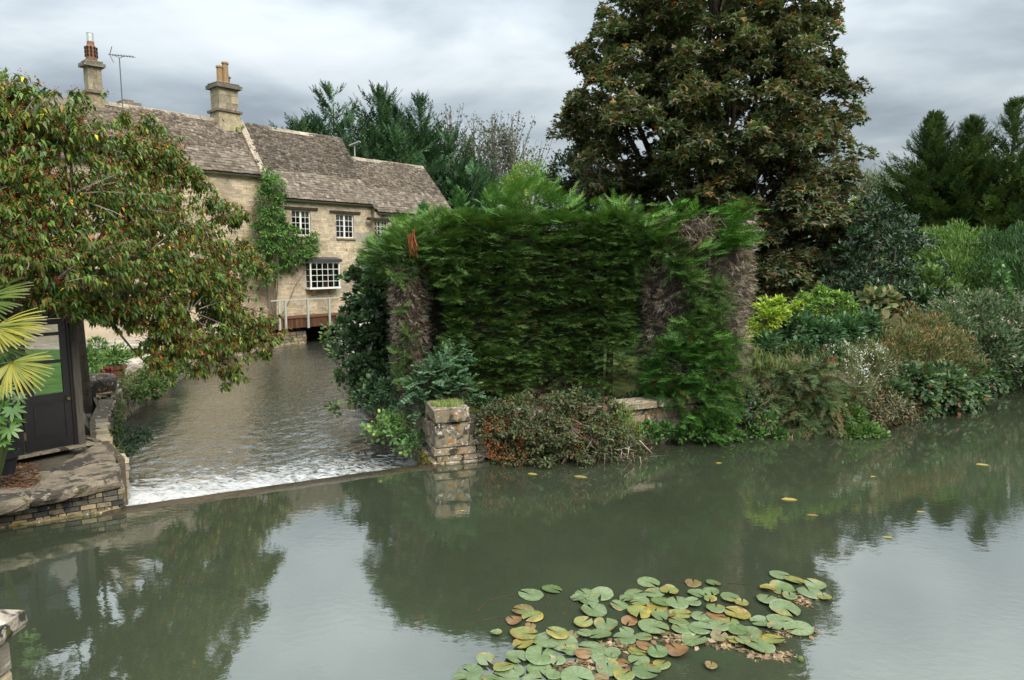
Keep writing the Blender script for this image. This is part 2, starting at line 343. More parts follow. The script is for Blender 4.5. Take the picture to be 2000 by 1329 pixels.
# ------------------------------------------------------------------ foliage machinery
def T(v, f): return np.array(v, float), np.array(f, int)
LEAF2 = T([(0, 0, 0), (.45, .27, .06), (1, 0, -.08), (.45, -.27, .06)], [(0, 2, 1), (0, 3, 2)])
LANCE = T([(0, 0, 0), (.38, .17, .05), (.42, 0, 0), (.38, -.17, .05), (1, 0, -.22)], [(0, 2, 1), (0, 3, 2), (1, 2, 4), (2, 3, 4)])
OVAL = T([(0, 0, 0), (.3, .3, .04), (.72, .26, .02), (1, 0, -.06), (.72, -.26, .02), (.3, -.3, .04)], [(0, 2, 1), (0, 3, 2), (0, 4, 3), (0, 5, 4)])
MAPLE = T([(0, 0, 0), (.22, .62, -.06), (.52, .14, .03), (.16, .25, .03), (1, 0, -.13), (.16, -.25, .03), (.22, -.62, -.06), (.52, -.14, .03)], [(0, 2, 1), (3, 5, 4), (0, 6, 7)])
BLADE = T([(0, .03, 0), (0, -.03, 0), (.55, -.022, .0), (.55, .022, 0), (1, 0, -.22)], [(0, 1, 2), (0, 2, 3), (3, 2, 4)])
TWIG = T([(0, .022, 0), (0, -.022, 0), (1, 0, 0)], [(0, 1, 2)])
def _spray(pairs, bw=.10, aw=.035):
    v = [(0, aw, 0), (0, -aw, 0), (1, 0, 0)]; f = [(0, 1, 2)]
    for i in range(pairs):
        x = .08 + .78 * i / pairs; ln = .42 * (1 - .55 * i / pairs)
        for s in (1, -1):
            k = len(v); v += [(x, 0, 0), (x + bw, 0, .0), (x + ln, s * ln * .72, -.03)]
            f.append((k, k + 1, k + 2) if s > 0 else (k + 1, k, k + 2))
    return T(v, f)
SPRAY = _spray(3, .10, .03); SPRAY_S = _spray(2, .24, .09)

def leaves(name, pos, axis, up, size, tmpl, col, mat, parent=None, kind='stuff', origin=(0, 0, 0), tip=None, width=1.0):
    tv, tf = tmpl; n = len(pos); axis = nz(axis); side = nz(np.cross(up, axis)); nrm = np.cross(axis, side)
    size = np.broadcast_to(size, (n,))[:, None, None]
    V = pos[:, None] - np.asarray(origin) + size * (tv[None, :, 0:1] * axis[:, None] + width * tv[None, :, 1:2] * side[:, None] + tv[None, :, 2:3] * nrm[:, None])
    fc = (tf[None] + (np.arange(n) * len(tv))[:, None, None]).reshape(-1, tf.shape[1])
    C = np.repeat(np.asarray(col)[:, None], len(tv), 1)
    if tip is not None: C = C + (np.asarray(tip)[None, None] - C) * np.clip((tv[None, :, 0:1] - .45) / .55, 0, 1)
    return link(name, raw_mesh(name, V.reshape(-1, 3), fc, C.reshape(-1, 3)), mat, parent, kind)
def palette(n, cols, w=None, jit=0.18):
    cols = np.array(cols); i = rng.choice(len(cols), n, p=None if w is None else np.array(w) / sum(w))
    return np.clip(1.55 * cols[i] * (1 + rng.normal(0, jit, (n, 1))) * (1 + rng.normal(0, jit * .35, (n, 3))), 0.002, 0.9)
def B(px, py, Y, r, fl=1.0, fd=1.0):                     # blob: centre by pixel and depth, radius in photo pixels
    p = P(px, py, Y); rr = r * Y / F; return [*p, rr, rr * fd, rr * fl]
def blob_points(blobs, n, shell=(0.6, 1.05), cull=0.6, nse=0.22, nf=2.2, upbias=0.0, zmin=None):
    bl = np.array(blobs); w = bl[:, 3] * bl[:, 4] + bl[:, 3] * bl[:, 5]; i = rng.choice(len(bl), int(n * 1.7), p=w / w.sum())
    d = rnd(len(i)); d[:, 2] += upbias; d = nz(d)
    r = rng.uniform(*shell, (len(i), 1))
    p = bl[i, :3] + d * bl[i, 3:] * r; p += (d * bl[i, 3:]) * (nse * wob(p, nf / max(.25, bl[:, 3].mean()))[:, None])
    keep = np.ones(len(i), bool)
    if cull:
        for k in range(len(bl)):
            q = (p - bl[k, :3]) / bl[k, 3:]; keep &= ~(((q * q).sum(1) < cull * cull) & (i != k))
    if zmin is not None: keep &= p[:, 2] > zmin
    p, d = p[keep][:n], d[keep][:n]
    return p, d
def branches(b, base, tips, col, r0=0.1, r1=0.012, sag=0.15, k=5, n=6):
    for tp in tips:
        t = np.linspace(0, 1, n)[:, None]; mid = (np.asarray(base) + tp) / 2 + np.array([0, 0, 0.5]) * sag * np.linalg.norm(np.asarray(base) - tp) + rng.normal(0, .05, 3) * np.linalg.norm(np.asarray(base) - tp)
        pts = (1 - t) ** 2 * base + 2 * t * (1 - t) * mid + t * t * tp
        pts[1:-1] += rng.normal(0, 0.01 * np.linalg.norm(np.asarray(base) - tp), pts[1:-1].shape)
        b.tube(pts, np.linspace(r0, r1, n), col, k, False)
def bush(name, label, cat, blobs, n, size, tmpl, cols, w=None, mat=LEAF, group=None, out_=0.7, up=0.25, jit=0.5, shell=(0.5, 1.05), cull=0.55, nse=0.25, base=None, stems=8, stemcol=(0.10, 0.08, 0.06), r0=.04, flowers=(), width=1.0, jc=0.2, tip=None, upn=0.7, zmin=None, upbias=0.0, clump=0, foliage='foliage'):
    bl = np.array(blobs)
    if 8000 <= n < 100000: n, size = int(n * .78), size * 1.1
    if base is None:
        x, y = bl[:, 0].mean(), bl[:, 1].mean(); base = (x, y, float(bank_z(np.array([x]), np.array([y]))[0]))
        if base[2] < 0.1: base = (x, y, min(0.3, bl[:, 2].min()))
    root = thing(name, label, cat, base, group=group)
    if clump:                                            # leaves gather in clumps on the crown's shell
        cp, cd = blob_points(blobs, clump, shell, cull, nse, upbias=upbias, zmin=zmin)
        cr = rng.uniform(.65, 1.3, len(cp)) * np.sqrt((bl[:, 3] * bl[:, 3]).sum() * 5 / len(cp)) * .60
        k = rng.integers(0, len(cp), n); d = rnd(n); d[:, 2] = np.abs(d[:, 2]) * 1.2 - .35; d = nz(d + .35 * cd[k])
        p = cp[k] + d * cr[k][:, None] * np.array([1, 1, .78]) * rng.uniform(.55, 1.05, (n, 1))
        tint = (1 + rng.normal(0, .22, len(cp)))[k][:, None]; warm = rng.uniform(0, 1, len(cp))[k]
        d = nz(d + .3 * cd[k])
    else:
        p, d = blob_points(blobs, n, shell, cull, nse, upbias=upbias, zmin=zmin); tint = 1 + .18 * wob(p, 3.1 / max(.3, bl[:, 3].mean()))[:, None]; warm = None
    n = len(p)
    ax = nz(d * out_ + np.array([0, 0, up]) + rnd(n) * jit)
    cc = palette(n, cols, w, jc) * np.clip(tint, .5, 1.6)
    leaves(foliage, p, ax, nz(np.array([0, 0, upn]) + d * .5 + rnd(n) * .45), size * rng.uniform(.65, 1.2, n), tmpl, cc, mat, root, 'stuff', base, tip, width)
    if stems:
        m = MB(); k = rng.choice(n, stems); branches(m, np.zeros(3), p[k] - np.array(base), stemcol, r0, r0 * .15); m.build('stem', BARK, root)
    for fname, fn, fs, ft, fcols, fshell, fmat in flowers:
        q, e2 = blob_points(blobs, fn * 2, fshell, 0.8, nse, upbias=.6); q = q[:fn]; e2 = e2[:fn]
        # each flower head is a small knot of florets
        q = np.repeat(q, 5, 0) + rng.normal(0, fs * .5, (len(q) * 5, 3)); e2 = np.repeat(e2, 5, 0)
        leaves(fname, q, nz(e2 + rnd(len(q)) * .8), rnd(len(q)), fs * rng.uniform(.7, 1.2, len(q)), ft, palette(len(q), fcols, None, .12), fmat, root, 'stuff', base)
    return root
def plume(o, a, Ln, m, droop=0.12):
    """feathery flat branchlets along axis a from origin o"""
    n = len(o); pos = []; ax = []; up = []; sz = []; idx = []
    hs = nz(np.cross(a, np.array([0, 0, 1.0])) + 1e-4); tw = rng.normal(0, .35, (n, 1)); nn = np.cross(hs, a); hs = nz(hs + nn * tw); nn = nz(np.cross(hs, a))
    for k in range(m):
        s = (k + rng.uniform(.1, .9, (n, 1))) / m; sg = 1 if k % 2 else -1
        pos.append(o + a * Ln[:, None] * s * .8 + np.array([0, 0, -1]) * droop * (s ** 2) * Ln[:, None])
        ax.append(nz(a * .8 + hs * sg * (.75 * (1 - s) + .05) + rnd(n) * .18)); up.append(nz(nn + rnd(n) * .3)); sz.append(Ln * (.50 - .22 * s[:, 0])); idx.append(np.arange(n))
    return np.vstack(pos), np.vstack(ax), np.vstack(up), np.concatenate(sz), np.concatenate(idx)
def conifer(name, label, base, h, rad, nb, cols, group=None, lean=(0, 0), leaders=1, zlow=0.08, elev=(0.25, 0.9), m=7, top=0.12, pl=1.0, belly=0.75, tip=None, tmpl=SPRAY_S, expo=.6):
    root = thing(name, label, 'conifer tree', base, group=group); O = []; A = []; Ls = []; tb = MB()
    lead = [(0, 0, 1.0)] + [(rng.uniform(-.5, .5) * rad, rng.uniform(-.5, .5) * rad, rng.uniform(.78, .95)) for _ in range(leaders - 1)]
    for lx, ly, lh in lead:
        H = h * lh; t = np.linspace(0, 1, 7)
        tb.tube(np.stack([lx * t ** .6 + lean[0] * t, ly * t ** .6 + lean[1] * t, H * .97 * t], 1), np.maximum(.02, (1 - t) * h * .022 + .02), (.07, .055, .045), 6, False)
        k = int(nb / leaders); u = zlow + (1 - zlow) * rng.uniform(0, 1, k) ** .8
        rad_k = rad * 1.35; prof = np.where(u < .3, belly + (1 - belly) * u / .3, np.clip((1 - u) / .7, 0, 1) ** expo) * (rad_k * (1 if leaders == 1 else .75)) + top
        prof *= rng.uniform(.7, 1.12, k); az = rng.uniform(0, 2 * math.pi, k); prof *= 1 + .18 * np.sin(az * 3 + u * 9)
        el = elev[0] + (elev[1] - elev[0]) * u ** 1.5 + rng.normal(0, .12, k)
        dirv = np.stack([np.cos(az) * np.cos(el), np.sin(az) * np.cos(el), np.sin(el)], 1)
        st = np.stack([lx * u ** .6 + lean[0] * u, ly * u ** .6 + lean[1] * u, H * u - prof * np.sin(el) * .5], 1)
        for fr in (.3, .5, .68, .84, 1.0):
            O.append(st + dirv * prof[:, None] * (fr - .18)); A.append(nz(dirv + np.array([0, 0, .28]) * fr + rnd(k) * .3)); Ls.append(np.clip(prof * .42, .42 * pl, 1.0 * pl) * (1.1 - .3 * fr))
    O, A, Ls = np.vstack(O), np.vstack(A), np.concatenate(Ls)
    p, a, u_, s, i = plume(O, A, Ls, m, .05)
    tint = palette(len(O), cols, None, .2)[i]
    leaves('foliage', p, a, u_, s, tmpl, np.clip(tint * (1 + rng.normal(0, .12, (len(p), 1))), .002, .5), NEEDLE, root, 'stuff', tip=tip)
    tb.build('trunk', BARK, root); return root

n = 1100; aa = rng.uniform(.1, L, n); q = WL + wd * aa[:, None] + wn * rng.uniform(-.16, .05, n)[:, None]; kk = wob(np.stack([aa, aa * 0, aa * 0], 1), 3.0) + rng.normal(0, .5, n) > 0.1; q = np.hstack([q, np.full((n, 1), .012)])[kk]; k = len(q)
leaves('weed', q, nz(np.array([*wn, -.35]) + rnd(k) * .6), nz(rnd(k) * .4 + [0, 0, 1]), rng.uniform(.04, .15, k), BLADE, palette(k, [(.035, .045, .015), (.05, .045, .02), (.06, .07, .02)]), LEAF, w, 'stuff', width=1.6)
# ------------------------------------------------------------------ stone pieces
def rough_stone(seed, col, bev=0.12, jit=0.05):
    import bmesh
    bm = bmesh.new(); bmesh.ops.create_cube(bm, size=1.0)
    bmesh.ops.bevel(bm, geom=bm.edges[:], offset=bev, segments=1, affect='EDGES')
    r = np.random.default_rng(seed)
    for v in bm.verts: v.co += Vector(r.uniform(-jit, jit, 3))
    me = bpy.data.meshes.new('stone'); bm.to_mesh(me); bm.free()
    a = me.attributes.new('col', 'FLOAT_COLOR', 'POINT'); a.data.foreach_set('color', np.tile(np.array([*col, 1], np.float32), len(me.vertices))); return me
def stone_set(cols, mat, bev=.1, jit=.05):
    r = [rough_stone(i, cc, bev, jit) for i, cc in enumerate(cols)]
    for m_ in r: m_.materials.append(mat)
    return r
RUBBLE = stone_set([(.34, .28, .19), (.28, .24, .17), (.38, .33, .24), (.22, .19, .14), (.31, .25, .16), (.26, .23, .19)], STONE)
LICH = stone_set([(.25, .205, .145), (.20, .17, .125), (.28, .235, .17), (.225, .19, .145)], LICHEN, .05, .035)
BRK = stone_set([(.22, .18, .12), (.12, .11, .09), (.27, .22, .14), (.07, .07, .065), (.18, .15, .10)], BRICKM, .05, .015)
def piece(name, me, parent, c, size, ang=0.0, tilt=(0, 0)):
    o = bpy.data.objects.new(name, me); COL.objects.link(o); o.parent = parent; o.location = c; o.scale = size; o.rotation_euler = (tilt[0], tilt[1], ang); return o
def stone_wall(root, line, z0, z1, hs, ls, depth, meshes, name='stone', gap=0.012, tops=None, core=(0.10, 0.085, 0.06), out_=0.04, inward=1, cm=None, skip=None):
    """courses of separate stones along a polyline; tops gives the wall height at each point"""
    m = MB(); n = 0
    for i in range(len(line) - 1):
        a, b_ = np.array(line[i][:2]), np.array(line[i + 1][:2]); ln = np.linalg.norm(b_ - a); u = (b_ - a) / ln; nr = np.array([-u[1], u[0]]) * inward; ang = math.atan2(u[1], u[0])
        t0, t1 = (z1, z1) if tops is None else (tops[i], tops[i + 1])
        v = [(*a, z0), (*b_, z0), (*b_, t1 - .04), (*a, t0 - .04)]; q = [(*(a + nr * depth), z0), (*(b_ + nr * depth), z0), (*(b_ + nr * depth), t1 - .04), (*(a + nr * depth), t0 - .04)]
        m.add(v + q, [(0, 1, 2, 3), (7, 6, 5, 4), (3, 2, 6, 7), (0, 3, 7, 4), (1, 5, 6, 2)], core)
        z = z0
        while z < max(t0, t1) - .03:
            h = rng.uniform(*hs); s = -rng.uniform(0, ls[0])
            while s < ln:
                l = rng.uniform(*ls); e0, e1 = max(s, 0), min(s + l, ln); tm = t0 + (t1 - t0) * ((e0 + e1) / 2 / ln)
                if e1 - e0 > .05 and z + h * .6 < tm and not (skip and skip(a + u * (e0 + e1) / 2, z)):
                    hh = min(h, tm - z); cc = a + u * (e0 + e1) / 2 + nr * (depth * .4 - out_ * rng.uniform(.3, 1.3))
                    piece(name, meshes[rng.integers(len(meshes))], root, Vector((*cc, z + hh / 2)) - root.location, (e1 - e0 - gap, depth * .8, hh - gap), ang + rng.normal(0, .02), (rng.normal(0, .02), rng.normal(0, .02))); n += 1
                s += l
            z += h
    o = m.build('mortar', cm or STONE, root); o.location = -root.location
    return n

# ------------------------------------------------------------------ the mill houses
TH = R(41); P0 = P(600, 672, 36.4)[:2]; HU = np.array([math.sin(TH), math.cos(TH)]); HN = np.array([-math.cos(TH), math.sin(TH)])
def on(px, py, w):                                       # (t along the facade, height) of a pixel on the plane w metres behind it
    d = ray(px, py); s, t = np.linalg.solve(np.array([[d[0], -HU[0]], [d[1], -HU[1]]]), P0 + HN * w); return t, CZ + d[2] * s
def hw(t, w, z): q = P0 + HU * t + HN * w; return np.array([q[0], q[1], z])
HROT = R(90) - TH
def house_root(name, label): return thing(name, label, 'house', (*P0, 0), HROT)
WALLC = (0.45, 0.385, 0.295)
def facade(root, t0, t1, z0, z1, w, openings, reveal=0.16, thick=0.4, seed=0, stones=True, tvis=-99):
    """wall front with real openings, reveals and a skin of separate coursed stones"""
    ts = sorted({t0, t1, *[o[0] for o in openings], *[o[1] for o in openings]}); zs = sorted({z0, z1, *[o[2] for o in openings], *[o[3] for o in openings]})
    m = MB()
    for i in range(len(ts) - 1):
        for j in range(len(zs) - 1):
            tm, zm = (ts[i] + ts[i + 1]) / 2, (zs[j] + zs[j + 1]) / 2
            if any(o[0] < tm < o[1] and o[2] < zm < o[3] for o in openings): continue
            m.add([(ts[i], w, zs[j]), (ts[i + 1], w, zs[j]), (ts[i + 1], w, zs[j + 1]), (ts[i], w, zs[j + 1])], [(0, 1, 2, 3)], WALLC)
    for a, b_, p, q in openings:
        m.add([(a, w, p), (b_, w, p), (b_, w, q), (a, w, q), (a, w + thick, p), (b_, w + thick, p), (b_, w + thick, q), (a, w + thick, q)], [(0, 4, 5, 1), (1, 5, 6, 2), (2, 6, 7, 3), (3, 7, 4, 0)], WALLC)
    m.build('wall', HSTONE, root)
    if not stones: return
    s = MB(); z = z0 + .02
    while z < z1 - .05:
        h = min(rng.uniform(.075, .135), z1 - z - .01); t = max(t0, tvis) - rng.uniform(0, .2); band = 1 + .10 * math.sin(z * 1.7) 
        while t < t1:
            l = rng.uniform(.12, .40); a, b_ = max(t, t0, tvis), min(t + l, t1)
            if b_ - a > .06 and not any(a < o[1] + .01 and b_ > o[0] - .01 and z < o[3] + .01 and z + h > o[2] - .01 for o in openings):
                g = rng.uniform(.006, .022); br = band * rng.uniform(.78, 1.18); cc = np.array(WALLC) * br * 1.12 * np.array([1, rng.uniform(.95, 1.0), rng.uniform(.82, 1.02)])
                s.box((a + .006, w - g, z + .005), (b_ - .006, w + .03, z + h - .005), cc, .004)
            t += l
        z += h
    s.build('wall_stones', HSTONE, root, kind='stuff')
SLT = []
for i, cc in enumerate([(.160, .132, .105), (.130, .109, .088), (.185, .155, .124), (.115, .096, .078), (.22, .19, .158), (.145, .118, .09), (.175, .148, .122)]):
    mb = MB(); mb.box((-.5, -.5, -.5), (.5, .5, .5), cc, .045); SLT.append((raw_mesh('slate', np.vstack(mb.v), mb.f, np.vstack(mb.c)), np.vstack(mb.v), np.array(mb.f), np.array(cc)))
    SLT[-1][0].materials.append(SLATE)
def roof(root, t0, t1, we, ze, wr, zr, tvis=-99, over=.06):
    rf = MB(); sl = math.hypot(wr - we, zr - ze); uy = np.array([0, (wr - we) / sl, (zr - ze) / sl]); un = np.array([0, -uy[2], uy[1]])
    wb = wr + (wr - we)
    rf.add([(t0, we, ze), (t1, we, ze), (t1, wr, zr), (t0, wr, zr), (t0, wb, ze), (t1, wb, ze)], [(0, 1, 2, 3), (3, 2, 5, 4)], (.15, .13, .11))
    rf.add([(t0, we, ze - .12), (t1, we, ze - .12), (t1, wr, zr - .12), (t0, wr, zr - .12), (t0, wb, ze - .12), (t1, wb, ze - .12), (t0, we, ze), (t1, we, ze), (t1, wr, zr), (t0, wr, zr), (t0, wb, ze), (t1, wb, ze)],
           [(1, 0, 3, 2), (2, 3, 4, 5), (0, 1, 7, 6), (1, 2, 8, 7), (2, 5, 11, 8), (3, 0, 6, 9), (4, 3, 9, 10)], (.13, .11, .09))
    ro = rf.build('roof', SLATE, root)
    allp = []; s = -.06; row = 0
    while s < sl - .05:
        ex = .185 - .085 * s / sl; t = max(t0, tvis) - over - rng.uniform(0, .2); tl = t1 + over
        while t < tl:
            wd_ = rng.uniform(.14, .36) * (1 - .25 * s / sl); b_ = min(t + wd_, tl)
            if b_ - t > .05:
                th_ = rng.uniform(.018, .034); ln = ex * 1.75; tilt = rng.normal(.085, .02)
                y = uy * math.cos(tilt) - un * math.sin(tilt); z = un * math.cos(tilt) + uy * math.sin(tilt)
                cen = np.array([(t + b_) / 2, we, ze]) + uy * (s + ln / 2 + rng.normal(0, .008)) + un * (.055 + rng.normal(0, .005))
                sag = .03 * math.sin(cen[0] * 1.3) * math.sin(s * 1.1); cen = cen + un * sag
                rx_ = rng.normal(0, .02); Mx = np.stack([np.array([1, 0, 0]) + rx_ * z, y, z], 1) * np.array([b_ - t - .008, ln, th_])
                allp.append((row, cen, Mx, rng.integers(len(SLT))))
            t = b_
        s += ex; row += 1
    allp.sort(key=lambda q: q[0])
    first, rest = allp[:300], allp[300:]
    for _, cen, Mx, k in first:
        o = bpy.data.objects.new('slate', SLT[k][0]); COL.objects.link(o); o.parent = ro
        m4 = Matrix.Identity(4)
        for i in range(3):
            for j in range(3): m4[i][j] = Mx[i, j]
            m4[i][3] = cen[i]
        o.matrix_local = m4
    if rest:
        V = np.vstack([SLT[k][1] @ Mx.T + cen for _, cen, Mx, k in rest]); f_ = np.vstack([SLT[k][2] + 8 * i for i, (_, _, _, k) in enumerate(rest)]); C = np.repeat(np.array([SLT[k][3] * rng.uniform(.75, 1.3) for _, _, _, k in rest]), 8, 0)
        link('upper_slates', raw_mesh('upper_slates', V, f_, C), SLATE, ro, 'stuff')
    t = max(t0, tvis)
    while t < t1 - .05:                                  # ridge stones
        l = min(rng.uniform(.42, .55), t1 - t); mb = MB(); h = .05 + rng.uniform(-.01, .01)
        mb.add([(t, wr - .17, zr - .10), (t + l - .01, wr - .17, zr - .10), (t + l - .01, wr, zr + h + .06), (t, wr, zr + h + .06), (t, wr + .17, zr - .10), (t + l - .01, wr + .17, zr - .10)], [(0, 1, 2, 3), (3, 2, 5, 4), (0, 3, 4), (1, 5, 2)], np.array((.30, .26, .20)) * rng.uniform(.8, 1.2))
        mb.build('ridge_stone', STONE, ro); t += l
    return ro
def end_wall(root, t, we, ze, wr, zr, z0, face=-1):
    m = MB(); wb = 2 * wr - we; th = .3 * -face
    for tt in (t, t + th): m.add([(tt, we, z0), (tt, wb, z0), (tt, wb, ze - .13), (tt, wr, zr - .13), (tt, we, ze - .13)], [(0, 1, 2, 3, 4)], WALLC)
    m.build('gable_wall', HSTONE, root)
def back(root, t0, t1, wb, z0, z1):
    m = MB(); m.box((t0, wb - .3, z0), (t1, wb, z1), WALLC); m.build('rear_wall', HSTONE, root)
    m = MB(); m.box((t0 + .3, 1.6, z0), (t1 - .3, 1.7, z1), (.05, .045, .04)); m.build('dark_room_plane', HSTONE, root)  # dark sheet behind the openings; the rooms' shade is put into its colour
WHITE = (0.78, 0.77, 0.74)
def bars(m, a, b_, p, q, w, nx_, nz_, fw=.05, bw=.022):
    m.box((a, w - .02, p), (a + fw, w + .05, q), WHITE); m.box((b_ - fw, w - .02, p), (b_, w + .05, q), WHITE)
    m.box((a + fw, w - .018, p), (b_ - fw, w + .05, p + fw), WHITE); m.box((a + fw, w - .018, q - fw), (b_ - fw, w + .05, q), WHITE)
def window(root, a, b_, p, q, w, casements=2, nx_=2, nz_=4, lintel=True, sill=True):
    m = MB(); cw = (b_ - a) / casements
    for k in range(casements): bars(m, a + cw * k + .002, a + cw * (k + 1) - .002, p, q, w, nx_, nz_)
    wo = m.build('window', PAINT, root); g = MB()
    for k in range(casements):
        x0, x1 = a + cw * k + .05, a + cw * (k + 1) - .05; dx = (x1 - x0) / nx_; dz = (q - p - .1) / nz_
        for i in range(1, nx_): g.box((x0 + dx * i - .012, w - .012, p + .05), (x0 + dx * i + .012, w + .03, q - .05), WHITE)
        for j in range(1, nz_): g.box((x0, w - .009, p + .05 + dz * j - .012), (x1, w + .03, p + .05 + dz * j + .012), WHITE)
        for i in range(nx_):
            for j in range(nz_):
                pm = MB(); pm.box((x0 + dx * i + .013, w + .004, p + .05 + dz * j + .013), (x0 + dx * (i + 1) - .013, w + .010, p + .05 + dz * (j + 1) - .013), (1, 1, 1)); pm.build('pane', GLASS, wo)
    g.build('glazing_bars', PAINT, wo)
    cu = MB(); cu.box((a + .06, w + .09, q - .34), (b_ - .06, w + .12, q - .02), (.42, .40, .35)); cu.build('blind', PAINT, wo)
    if sill: s = MB(); s.box((a - .05, w - .24, p - .09), (b_ + .05, w + .02, p - .004), (.42, .37, .28), .008); s.build('sill', STONE, root)
    if lintel: s = MB(); s.box((a - .42, w - .19, q + .03), (b_ + .42, w + .1, q + .17), (.045, .035, .028), .012); s.build('lintel', WOOD, root)

def rect(px0, py0, px1, py1, w=0.0):
    a, z1 = on(px0, py0, w); b_, z0 = on(px1, py1, w); return a, b_, z0, z1
W1 = rect(569.5, 410.5, 608, 458.5); W1 = (W1[0], W1[1], on(588, 460, 0)[1], on(588, 411.5, 0)[1])
W2 = rect(656, 418, 692, 466); W2 = (W2[0], W2[1], on(674, 465, 0)[1], on(674, 419, 0)[1])
BY = (on(596, 540, 0)[0], on(650, 540, 0)[0] + .12, on(620, 563, 0)[1] + .06, on(620, 512, 0)[1])
# left house, set back 0.7 m
hl = house_root('stone_house', 'long left honey stone house with two chimneys, half hidden by the berry tree')
facade(hl, -15, -1.72, -1.2, 8.16, .85, [], tvis=-7.5)
roof(hl, -15, -1.78, .70, 8.22, 2.85, 11.0, tvis=-9.5); end_wall(hl, -15, .7, 8.22, 2.85, 11, -1.2); end_wall(hl, -1.72, .85, 8.2, 2.85, 11.0, -1, 1); back(hl, -15, -1.72, 5.0, -1.2, 8.2)
m = MB()                                                  # coping on the gable
cp = np.array([(-1.78, .58, 8.34), (-1.78, 2.85, 11.28)]); dd = nz((cp[1] - cp[0])[None])[0]
k = 6
for i in range(k):
    p, q = cp[0] + (cp[1] - cp[0]) * i / k, cp[0] + (cp[1] - cp[0]) * ((i + 1) / k) - dd * .012
    mb = MB(); v = []
    for s in (p, q): v += [(s[0] - .17, s[1], s[2] - .16), (s[0] + .17, s[1], s[2] - .16), (s[0] + .17, s[1], s[2] + .02), (s[0] - .17, s[1], s[2] + .02)]
    mb.add(v, [(0, 1, 2, 3), (7, 6, 5, 4), (0, 4, 5, 1), (1, 5, 6, 2), (2, 6, 7, 3), (3, 7, 4, 0)], np.array((.36, .31, .24)) * rng.uniform(.85, 1.15)); mb.build('coping_stone', LICHEN, hl)
def gutter(root, t0, t1, w, z):
    m = MB(); n = 8; th = np.linspace(math.pi, 2 * math.pi, n); v = [(t, w + .07 * math.cos(a), z + .07 * math.sin(a)) for t in (t0, t1) for a in th] + [(t, w + .06 * math.cos(a), z + .06 * math.sin(a)) for t in (t0, t1) for a in th]
    f = [(i, i + 1, n + i + 1, n + i) for i in range(n - 1)] + [(2 * n + i + 1, 2 * n + i, 3 * n + i, 3 * n + i + 1) for i in range(n - 1)] + [(0, n, 3 * n, 2 * n), (n - 1, 3 * n - 1, 4 * n - 1, 2 * n - 1)]
    m.add(v, f, (.16, .165, .15)); m.build('gutter', METAL, root)
gutter(hl, -12, -1.62, .62, 8.12)
m = MB(); t_, z_ = on(513, 352, .75); m.tube([(t_, .62, 8.08), (t_, .66, 7.95), (t_ + .05, .76, 7.7), (t_ + .05, .77, 3.0)], .045, (.55, .56, .54), 8); m.build('downpipe', PAINT, hl)
def chimney(root, px0, px1, pyt, ybase, yband, yslab, a, b_, pots, w=2.85, pot_kind=0):
    tm, zt = on((px0 + px1) / 2, pyt, w); zb = on((px0 + px1) / 2, ybase, w)[1] - .5; zbd = on((px0 + px1) / 2, yband, w)[1]; zs = on((px0 + px1) / 2, yslab, w)[1]
    m = MB(); m.box((tm - a / 2, w - b_ / 2, zb), (tm + a / 2, w + b_ / 2, zbd), (.33, .28, .19)); ch = m.build('chimney', LICHEN if False else STONE, root)
    def st(name, aa, bb, z0, z1, cc, j=.012, mat=STONE): mb = MB(); mb.box((tm - aa / 2, w - bb / 2, z0), (tm + aa / 2, w + bb / 2, z1), cc, j); mb.build(name, mat, ch)
    st('band', a + .22, b_ + .22, zbd, zbd + .11, (.17, .15, .12))
    z = zbd + .11; n = max(2, int(round((zs - z) / .42))); dz = (zs - z) / n
    for i in range(n):                                    # shaft of big ashlar blocks, two to a course
        f_ = .5 + (.14 if i % 2 else -.14); x = tm - a * .46; 
        for x0, x1 in ((tm - a * .46, tm - a * .46 + a * .92 * f_), (tm - a * .46 + a * .92 * f_, tm + a * .46)):
            mb = MB(); mb.box((x0 + .004, w - b_ * .46, z + .004), (x1 - .004, w + b_ * .46, z + dz - .004), np.array((.27, .235, .17)) * rng.uniform(.7, 1.25), .008); mb.build('shaft_block', STONE, ch)
        z += dz
    st('cap', a + .24, b_ + .24, zs, zs + .17, (.16, .145, .12), .02); st('upper_cap', a + .06, b_ + .06, zs + .17, zs + .26, (.14, .125, .10), .02)
    for dt, dw, r, hh, kind in pots:
        mb = MB()
        mb.lathe([(r * 1.12, 0), (r * 1.12, .07), (r, .10), (r * .92, hh - .12), (r * 1.15, hh - .10), (r * 1.15, hh - .03), (r, hh), (r * .8, hh), (r * .8, hh - .3)] if kind == 0 else [(r * 1.1, 0), (r * 1.15, .08), (r * 1.12, hh * .7), (r * .75, hh * .85), (r * .72, hh), (r * .55, hh), (r * .55, hh - .2)], (.30, .20, .11) if kind == 0 else (.22, .115, .07), 14, (tm + dt, w + dw, zs + .26)); po = mb.build('chimney_pot', CLAY, ch)
        if kind == 1:
            sl = MB()
            for zz in (.2, .36, .52):
                for q in range(10):
                    th = q * math.pi / 5; cx, cy = tm + dt + math.cos(th) * r * 1.14, w + dw + math.sin(th) * r * 1.14
                    sl.box((cx - .035, cy - .035, zs + .26 + zz), (cx + .035, cy + .035, zs + .26 + zz + .10), (.02, .015, .012))
            sl.build('vent_slots', CLAY, po)
            sl = MB(); sl.lathe([(r * .68, hh), (r * .68, hh + .34), (r * .72, hh + .36), (r * .6, hh + .36), (r * .6, hh)], (.55, .58, .6), 14, (tm + dt, w + dw, zs + .26)); sl.build('cowl', METAL, po)
chimney(hl, 408, 465, 160, 245, 222, 176, 1.12, .98, [(-.24, -.12, .155, .86, 0), (.02, -.2, .155, 1.08, 0)])
